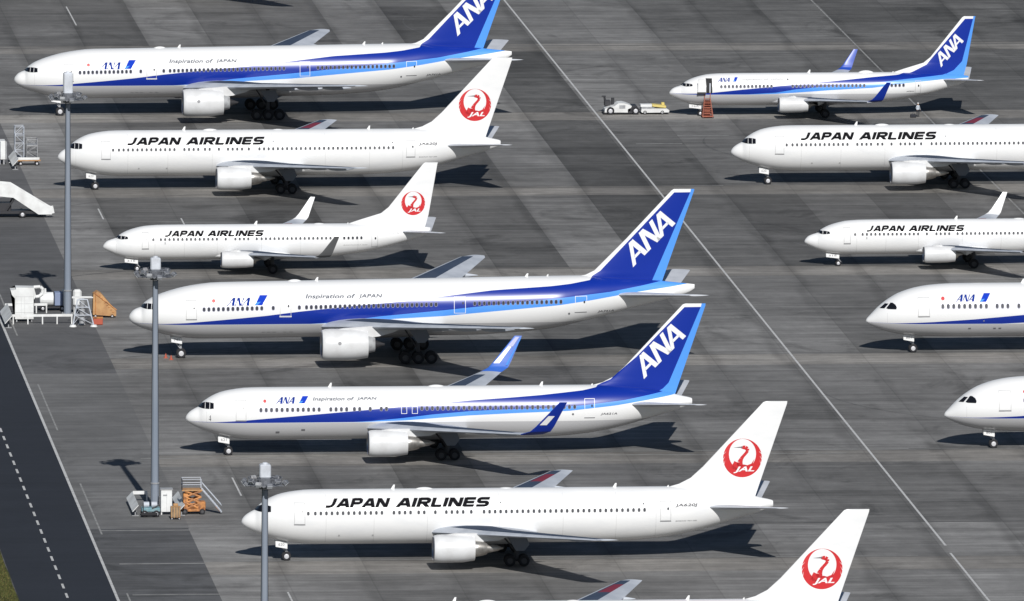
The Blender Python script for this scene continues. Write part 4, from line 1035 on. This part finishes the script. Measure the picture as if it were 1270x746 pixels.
def lattice(name, label, loc, w_, d_, h_, m, cat='maintenance stand', group=None, lv=4):
    t = thing(name, label, cat, loc, 0, group); bm = bmesh.new()
    for xx in (-w_/2, w_/2):
        for yy in (-d_/2, d_/2): tube(bm, (xx, yy, .1), (xx, yy, h_), .05, n=6)
    for k in range(lv+1):
        z = .25+(h_-.3)*k/lv
        for yy in (-d_/2, d_/2): tube(bm, (-w_/2, yy, z), (w_/2, yy, z), .04, n=6)
        for xx in (-w_/2, w_/2): tube(bm, (xx, -d_/2, z), (xx, d_/2, z), .04, n=6)
        if k < lv:
            z2 = .25+(h_-.3)*(k+1)/lv
            for yy in (-d_/2, d_/2): tube(bm, (-w_/2 if k % 2 else w_/2, yy, z), (w_/2 if k % 2 else -w_/2, yy, z2), .03, n=6)
    part('frame', bm, m, t)
    bm = bmesh.new(); box(bm, (0, 0, h_*.72), (w_-.05, d_-.05, .06)); part('deck', bm, M['ggrey'], t)
    return t
lattice('maintenance_stand', 'tall grey lattice maintenance stand at the upper left', (101.9, 1749, 0), 1.1, 1.6, 4.3, M['light_grey'], group='lattice maintenance stands')
lattice('maintenance_stand', 'lower grey lattice stand right of the tall lattice stand', (103.5, 1750, 0), 1.3, 2.0, 2.6, M['ggrey'], group='lattice maintenance stands', lv=3)
t = thing('flatbed_dolly', 'low trolley with a long tan deck in front of the lattice stands', 'trolley', (102.8, 1744.5, 0))
bm = bmesh.new(); box(bm, (0, 0, .6), (2.9, 1.4, .12), None, 0, .02); part('deck', bm, M['tan'], t)
bm = bmesh.new(); box(bm, (0, -.6, .85), (2.6, .08, .3)); tube(bm, (-1.4, 0, .45), (-2.4, 0, .3), .05); part('side_rail', bm, M['gwhite'], t)
for xx in (-1, 1):
    for yy in (-.6, .6): make_wheel('wheel', xx, yy, .24, .24, .15, t)
# cluster at the foot of the left mast
t = thing('step_unit', 'white panelled equipment cabinet with flared top and hooked hood left of the mast foot', 'equipment cabinet', (93.9, 1603, 0))
bm = bmesh.new(); prism(bm, [(-1.0, .35), (1.1, .35), (1.1, 2.5), (1.4, 2.95), (1.15, 3.9), (-.9, 3.95), (-.9, 3.7), (-1.5, 3.65), (-1.35, 3.1), (-1.0, 2.7)], -.9, .9)
bmesh.ops.triangulate(bm, faces=[f for f in bm.faces if len(f.verts) > 4]); part('body', bm, M['gwhite'], t)
bm = bmesh.new(); path = [(1.15, 3.85), (1.9, 3.9), (2.2, 3.6), (2.15, 3.1), (1.75, 2.8), (1.2, 2.72)]
for p, q in zip(path, path[1:]): tube(bm, (p[0], 0, p[1]), (q[0], 0, q[1]), .2, n=10)
part('hood', bm, M['gwhite'], t)
bm = bmesh.new()
for xx in (-.3, .1): box(bm, (xx, -.91, 1.7), (.03, .03, 2.4))
for zz in (1.1, 2.1, 2.9): box(bm, (.05, -.912, zz), (2.0, .02, .03))
part('panel_seam', bm, M['seam'], t)
bm = bmesh.new()
for xx in (-.8, .9):
    for yy in (-.7, .7): box(bm, (xx, yy, .18), (.14, .14, .36))
part('foot', bm, M['ggrey'], t)
for (x, y, ln, lab) in ((95.9, 1600.3, 6.8, 'long low white guard rail along the front of the left mast foot'), (94.6, 1609.5, 4.8, 'short white guard rail behind the white equipment cabinet')):
    t = thing('guard_rail', lab, 'guard rail', (x, y, 0), 0, 'white guard rails'); bm = bmesh.new()
    box(bm, (0, 0, 1.0), (ln, .1, .28)); part('rail', bm, M['gwhite'], t); 
    for i in range(5): bm = bmesh.new(); box(bm, (-ln/2+.1+i*(ln-.2)/4, 0, .5), (.14, .14, 1.0)); part('post', bm, M['gwhite'], t)
t = thing('tank_unit', 'pale grey and blue tank machine with a valve on top behind the left mast', 'tank machine', (97.7, 1612, 0))
bm = bmesh.new(); lathe_x(bm, [(0, .3), (.1, .75), (1.6, .78), (1.7, .3)], -1.5, 0, 1.3, 20); part('tank', bm, M['gwhite'], t)
bm = bmesh.new(); box(bm, (.7, 0, 1.35), (.9, 1.5, 1.5), None, 0, .05); part('pump_housing', bm, mat('pump_blue', (.22, .27, .40), .5), t)
bm = bmesh.new(); box(bm, (1.35, 0, 1.4), (.3, 1.5, 1.8), None, 0, .05); tube(bm, (-.8, 0, 2.0), (-.8, 0, 2.5), .15, .12); part('cover', bm, M['gwhite'], t)
bm = bmesh.new(); box(bm, (0, 0, .42), (3.3, 1.5, .18)); part('frame', bm, M['darkmetal'], t)
for xx in (-1.1, 1.1):
    for yy in (-.7, .7): make_wheel('wheel', xx, yy, .3, .3, .2, t)
t = thing('control_cabinet', 'white rounded control cabinet just right of the left mast foot', 'cabinet', (100.3, 1608, 0))
bm = bmesh.new(); box(bm, (0, 0, 1.95), (.95, .9, 1.9), None, 0, .2); part('body', bm, M['gwhite'], t)
bm = bmesh.new()
for xx in (-.35, .35): tube(bm, (xx, 0, 0), (xx, 0, 1.1), .06)
part('leg', bm, M['gwhite'], t)
t = thing('tripod_jack', 'silver lattice aircraft jack with white feet right of the left mast foot', 'aircraft jack', (100.3, 1598.6, 0))
bm = bmesh.new()
tops = [Vector((-.55, 0, 3.0)), Vector((.55, 0, 3.0)), Vector((0, .8, 3.0))]; fts = [Vector((-1.1, -.6, .12)), Vector((1.25, -.6, .12)), Vector((0, 1.3, .12))]
for i in range(3):
    tube(bm, tops[i], fts[i], .08, n=8); tube(bm, tops[i], tops[(i+1) % 3], .06, n=6)
    for k in (.3, .6): tube(bm, tops[i].lerp(fts[i], k), tops[(i+1) % 3].lerp(fts[(i+1) % 3], k), .05, n=6)
    for k in (0, .3, .6): tube(bm, tops[i].lerp(fts[i], k), tops[(i+1) % 3].lerp(fts[(i+1) % 3], min(k+.35, 1)), .035, n=6)
part('frame', bm, M['light_grey'], t)
bm = bmesh.new(); tube(bm, (0, .2, .3), (0, .2, 2.9), .34, .28, 14); part('ram', bm, M['ggrey'], t)
bm = bmesh.new(); box(bm, (0, -.1, 3.25), (2.4, .12, .14)); box(bm, (0, .9, 3.2), (2.2, .1, .12)); part('top_rail', bm, M['gwhite'], t)
for f in fts:
    bm = bmesh.new(); tube(bm, (f.x, f.y, 0), (f.x, f.y, .22), .42, .3, 12); part('foot', bm, M['gwhite'], t)
t = thing('covered_steps', 'mobile steps under a tan orange cover beside the silver jack', 'mobile steps', (101.9, 1606, 0))
bm = bmesh.new(); prism(bm, [(0, .35), (.05, 2.7), (.5, 3.0), (.95, 2.75), (2.65, .75), (2.65, .2), (2.3, .2)], -.8, .8)
bmesh.ops.triangulate(bm, faces=[f for f in bm.faces if len(f.verts) > 4]); part('cover', bm, M['tan'], t)
bm = bmesh.new()
for i in range(8): box(bm, (.75+i*.22, -.83, 2.55-i*.27), (.25, .06, .05))
tube(bm, (.1, -.84, 2.9), (2.7, -.84, .9), .05); tube(bm, (.3, -.84, .4), (.3, -.84, 2.9), .05)
part('handrail', bm, M['orange'], t)
for xx in (.3, 2.2):
    for yy in (-.75, .75): make_wheel('wheel', xx, yy, .2, .2, .12, t)
t = thing('chock_box', 'small red box on the ground between the silver jack and the tan covered steps', 'box', (102.1, 1599.5, 0))
bm = bmesh.new(); box(bm, (0, 0, .4), (1.1, .8, .7), None, 0, .05); part('body', bm, M['conered'], t)
bm = bmesh.new(); box(bm, (0, 0, .82), (1.16, .86, .12), None, 0, .03); part('lid', bm, M['orange'], t)
t = thing('barrier_board', 'white barrier board at the left edge beside the road line', 'barrier', (91.9, 1602, 0), 0, 'white barrier boards'); board(t, 10, 1.3)
# cluster at the foot of the middle mast
for x, y, lab in ((96.75, 1459, 'white barrier board standing left of the middle mast foot'), (101.5, 1459, 'white barrier board between the white cabinet and the orange platform')):
    t = thing('barrier_board', lab, 'barrier', (x, y, 0), 0, 'white barrier boards'); board(t, 9.5, .95)
t = thing('guard_rail', 'short white guard rail behind the foot of the middle mast', 'guard rail', (97.9, 1464.5, 0), 0, 'white guard rails')
bm = bmesh.new(); box(bm, (0, 0, .95), (1.5, .1, .35)); part('rail', bm, M['gwhite'], t)
for xx in (-.7, .7): bm = bmesh.new(); box(bm, (xx, 0, .45), (.14, .14, .9)); part('post', bm, M['gwhite'], t)
t = thing('power_cabinet', 'tall white power cabinet with dark roof right of the middle mast', 'cabinet', (100.0, 1455.6, 0))
bm = bmesh.new(); box(bm, (0, 0, 1.45), (1.15, .9, 2.3), None, 0, .03); part('body', bm, M['gwhite'], t)
bm = bmesh.new(); box(bm, (0, 0, 2.66), (1.3, 1.05, .1)); part('roof', bm, M['ggrey'], t)
bm = bmesh.new(); box(bm, (-.15, -.47, 2.05), (.42, .03, .14)); box(bm, (.02, -.46, 1.3), (.02, .02, 1.9)); part('vent', bm, M['ggrey'], t)
bm = bmesh.new()
for xx in (-.5, .5): box(bm, (xx, 0, .15), (.12, .7, .3))
part('leg', bm, M['gwhite'], t)
t = thing('start_cart', 'teal pump cart with twin tanks and black wheels before the middle mast', 'pump cart', (98.3, 1454.2, 0))
bm = bmesh.new(); box(bm, (0, 0, .75), (1.9, 1.2, .45), None, 0, .08); part('body', bm, M['teal'], t)
for xx in (-.45, .35):
    bm = bmesh.new(); lathe_x(bm, [(-.3, .1), (-.28, .3), (.28, .3), (.3, .1)], xx, -.1, 1.25, 16); part('tank', bm, M['light_grey'], t)
bm = bmesh.new(); tube(bm, (.1, -.6, .9), (.9, -.6, 1.3), .07); tube(bm, (-.8, -.6, .6), (-.8, -.6, 1.5), .05); part('hose', bm, M['darkmetal'], t)
for xx in (-.65, .55):
    for yy in (-.6, .6): make_wheel('wheel', xx, yy, .36, .36, .22, t, 'geargrey')
bm = bmesh.new(); box(bm, (-.2, -.75, .35), (1.7, .3, .3), None, 0, .05); part('bumper', bm, M['tyre'], t)
t = thing('tool_cart', 'small brown slatted tool cart in front of the white power cabinet', 'cart', (100.7, 1452.0, 0))
bm = bmesh.new(); box(bm, (0, 0, .8), (1.0, .9, 1.1), None, 0, .03); part('body', bm, M['brown'], t)
bm = bmesh.new()
for i in range(4): box(bm, (-.42+i*.28, -.47, .8), (.06, .04, 1.15))
box(bm, (0, -.47, 1.38), (1.05, .06, .07)); box(bm, (0, -.2, 1.55), (.5, .35, .28), None, 0, .05); part('slat', bm, M['tan'], t)
for xx in (-.38, .38):
    for yy in (-.35, .35): make_wheel('wheel', xx, yy, .13, .13, .1, t)
t = thing('access_platform', 'orange mobile access platform with white guard rails and a long sloping stair', 'access platform', (102.6, 1456, 0))
bm = bmesh.new()
for k in range(3):
    z = .55+k*.62
    for yy in (-.6, .6):
        tube(bm, (-.7, yy, z), (1.0, yy, z+.62), .1, n=6); tube(bm, (1.0, yy, z), (-.7, yy, z+.62), .1, n=6)
box(bm, (.2, 0, .45), (2.4, 1.5, .3), None, 0, .04); box(bm, (-.6, 0, 1.35), (.5, 1.3, 1.6), None, 0, .05); box(bm, (1.0, -.1, .95), (.9, 1.2, .7), None, 0, .08)
part('scissor_frame', bm, M['orange'], t)
bm = bmesh.new(); box(bm, (.05, 0, 2.5), (2.1, 1.5, .12)); part('deck', bm, M['tan'], t)
bm = bmesh.new(); rails(bm, [(-.95, -.7, 2.55), (1.0, -.7, 2.55)], 1.1); rails(bm, [(-.95, .7, 2.55), (1.0, .7, 2.55)], 1.1); rails(bm, [(-.95, -.7, 2.55), (-.95, .7, 2.55)], 1.1); part('guard_rail', bm, M['light_grey'], t)
bm = bmesh.new()
for yy in (-.55, .55): tube(bm, (1.1, yy, 2.55), (3.1, yy, .2), .09, n=6); tube(bm, (1.1, yy, 3.2), (3.1, yy, .9), .04, n=6)
for i in range(9): box(bm, (1.2+i*.215, 0, 2.4-i*.25), (.24, 1.1, .04))
part('stair', bm, M['light_grey'], t)
bm = bmesh.new(); box(bm, (2.75, -.55, .55), (.7, .1, .12), RY(48)); part('stair_guard', bm, M['orange'], t)
for xx in (-.7, 1.1):
    for yy in (-.75, .75): make_wheel('wheel', xx, yy, .3, .3, .18, t, 'hubdark')
# tow tractor and low cart before the small blue tailed airliner
t = thing('tow_tractor', 'low white wedge shaped aircraft tow tractor with big black wheel', 'tow tractor', (178.5, 1793.2, 0))
bm = bmesh.new(); prism(bm, [(0.05, .3), (.1, .75), (.6, .95), (1.3, 1.1), (1.8, 1.45), (2.4, 1.48), (2.9, 1.35), (3.5, 1.1), (3.4, .85), (3.0, .7), (3.0, .28)], -1.2, 1.2)
bmesh.ops.triangulate(bm, faces=[f for f in bm.faces if len(f.verts) > 4])
part('body', bm, M['gwhite'], t)
bm = bmesh.new(); box(bm, (2.3, -1.215, 1.0), (.75, .03, .42)); box(bm, (1.0, -1.21, .62), (.5, .02, .14)); part('vent', bm, M['ggrey'], t)
bm = bmesh.new(); box(bm, (2.0, 0, .28), (4.2, 2.3, .32), None, 0, .05); box(bm, (3.75, 0, .75), (.9, 2.2, .75), None, 0, .08); part('chassis', bm, M['darkmetal'], t)
bm = bmesh.new(); box(bm, (.55, .6, 1.3), (.8, .8, .75), None, 0, .1); tube(bm, (.3, .6, 1.5), (.15, .6, 2.2), .16, .12); tube(bm, (1.25, .6, 1.0), (1.25, .6, 1.95), .2, .2); box(bm, (.1, .6, 2.15), (.5, .4, .12)); part('seat', bm, M['darkmetal'], t)
for xx in (.8, 4.0):
    for yy in (-1.1, 1.1): make_wheel('wheel', xx, yy, .5, .5, .35, t)
t = thing('tow_bar_cart', 'low white cart with pale yellow cover between the tow tractor and the nose', 'service cart', (183.2, 1793.2, 0))
bm = bmesh.new(); prism(bm, [(0, .35), (.05, .65), (.1, .72), (3.3, .7), (3.6, .5), (3.55, .25), (.15, .22)], -1.1, 1.1); part('body', bm, M['gwhite'], t)
bm = bmesh.new(); box(bm, (1.0, .3, 1.0), (2.0, 1.2, .35), None, 0, .06); part('deck', bm, M['gwhite'], t)
bm = bmesh.new(); box(bm, (2.35, .1, .98), (1.8, 1.4, .3), RY(6), 0, .06); box(bm, (2.9, .4, 1.2), (.4, .6, .35), None, 0, .05); part('cover', bm, M['yellow'], t)
bm = bmesh.new(); box(bm, (.9, -.5, .78), (1.6, .5, .1)); part('hatch', bm, M['ggrey'], t)
for xx in (.5, 2.7):
    for yy in (-1.0, 1.0): make_wheel('wheel', xx, yy, .26, .26, .2, t)
# orange ladder at the open door
t = thing('boarding_ladder', 'orange boarding ladder standing below the open front door', 'ladder', (191.25, 1788.4, 0))
t.scale = (.85, .9, .95)
for s in (-1, 1):
    bm = bmesh.new(); tube(bm, (s*.78, -.6, .1), (s*.42, .35, 2.6), .075, n=8); tube(bm, (s*.42, .35, 2.6), (s*.45, .4, 3.4), .05, n=8); tube(bm, (s*.78, .8, .1), (s*.42, .35, 2.6), .06, n=8)
    part('side_rail', bm, M['orangered'], t)
bm = bmesh.new()
for i in range(9):
    k = i/8; box(bm, (0, -.55+.85*k, .3+2.2*k), (1.5-.66*k, .26, .06))
part('step', bm, M['orangered'], t)
bm = bmesh.new(); box(bm, (0, 0, .22), (1.7, 1.5, .14), None, 0, .03); box(bm, (0, .35, 1.2), (.9, .05, 1.9)); part('base', bm, M['orangered'], t)
for xx in (-.75, .75):
    for yy in (-.6, .7): make_wheel('wheel', xx, yy, .14, .14, .1, t)
# red marker cones and chocks by the nose wheels
def cone(x, y, lab):
    t = thing('traffic_cone', lab, 'traffic cone', (x, y, 0), 0, 'cones by the nose wheels')
    bm = bmesh.new(); tube(bm, (0, 0, .04), (0, 0, .5), .17, .04, 12); part('body', bm, M['conered'], t)
    bm = bmesh.new(); box(bm, (0, 0, .02), (.45, .45, .04)); part('base', bm, M['conered'], t)
    bm = bmesh.new(); tube(bm, (0, 0, .24), (0, 0, .32), .12, .1, 12); part('sleeve', bm, M['conered'], t)
cone(108.4, 1570.6, 'nearer red traffic cone left of the nose wheel of the long ANA airliner')
cone(107.9, 1572.0, 'red traffic cone farthest left of the nose wheel of the long blue striped airliner')
# ------------------------------------------------------------------ ground worker
def person(x, y, rz, label):
    t = thing('person', label, 'person', (x, y, 0), rz)
    J = {'pel': (0, 0, .93, .13, .10), 'sp': (0, 0, 1.12, .14, .10), 'ch': (0, .01, 1.32, .17, .11), 'nk': (0, 0, 1.49, .06, .06), 'h1': (0, -.01, 1.58, .075, .085), 'h2': (0, -.01, 1.69, .08, .095), 'h3': (0, 0, 1.75, .05, .06)}
    E_ = [('pel', 'sp'), ('sp', 'ch'), ('ch', 'nk'), ('nk', 'h1'), ('h1', 'h2'), ('h2', 'h3')]
    for s, n_ in ((-1, 'L'), (1, 'R')):
        J.update({'hp'+n_: (s*.10, 0, .86, .095, .095), 'kn'+n_: (s*.12, -.04*s, .48, .062, .062), 'an'+n_: (s*.13, .03*s, .09, .042, .045), 'to'+n_: (s*.14, -.14+.03*s, .04, .04, .035),
                  'sh'+n_: (s*.19, 0, 1.42, .062, .06), 'el'+n_: (s*.27, .03, 1.14, .043, .043), 'wr'+n_: (s*.25, -.12, .92, .03, .03), 'ha'+n_: (s*.24, -.17, .84, .035, .025)})
        E_ += [('pel', 'hp'+n_), ('hp'+n_, 'kn'+n_), ('kn'+n_, 'an'+n_), ('an'+n_, 'to'+n_), ('ch', 'sh'+n_), ('sh'+n_, 'el'+n_), ('el'+n_, 'wr'+n_), ('wr'+n_, 'ha'+n_)]
    ks = list(J); me = bpy.data.meshes.new('body'); me.from_pydata([J[k][:3] for k in ks], [(ks.index(a_), ks.index(b_)) for a_, b_ in E_], [])
    o = bpy.data.objects.new('body', me); COL.objects.link(o)
    sk = o.modifiers.new('skin', 'SKIN'); me.skin_vertices[0]
    for i, k in enumerate(ks): me.skin_vertices[0].data[i].radius = J[k][3:5]
    me.skin_vertices[0].data[0].use_root = True
    ss = o.modifiers.new('sub', 'SUBSURF'); ss.levels = 2; ss.render_levels = 2
    dg = bpy.context.evaluated_depsgraph_get(); m2 = bpy.data.meshes.new_from_object(o.evaluated_get(dg))
    COL.objects.unlink(o); bpy.data.objects.remove(o)
    for q in (M['shirt'], M['trousers'], M['skin']): m2.materials.append(q)
    for p in m2.polygons:
        z = p.center.z; ax = abs(p.center.x); p.use_smooth = True
        p.material_index = 2 if z > 1.47 or (z < .93 and ax > .205 and z > .7) else (0 if z > .93 else 1)
    b = link(bpy.data.objects.new('body', m2), t)
    bm = bmesh.new(); bmesh.ops.create_uvsphere(bm, u_segments=16, v_segments=10, radius=.125)
    bmesh.ops.delete(bm, geom=[v for v in bm.verts if v.co.z < -.01], context='VERTS'); bmesh.ops.scale(bm, vec=(.9, 1.08, .9), verts=bm.verts); bmesh.ops.translate(bm, vec=(0, 0, 1.70), verts=bm.verts)
    obj('helmet', bm, M['gwhite'], t, True)
    return t
person(218.0, 1788.2, .5, 'person in pale shirt and dark trousers under the tail of a small airliner')
t = thing('tool_bag', 'black tool bag on the ground beside the standing person', 'bag', (217.3, 1787.4, 0))
bm = bmesh.new(); box(bm, (0, 0, .22), (.75, .4, .42), None, 0, .06); part('body', bm, M['trousers'], t)
bm = bmesh.new(); tube(bm, (-.2, 0, .42), (-.1, 0, .6), .02); tube(bm, (-.1, 0, .6), (.1, 0, .6), .02); tube(bm, (.1, 0, .6), (.2, 0, .42), .02); part('handle', bm, M['tyre'], t)
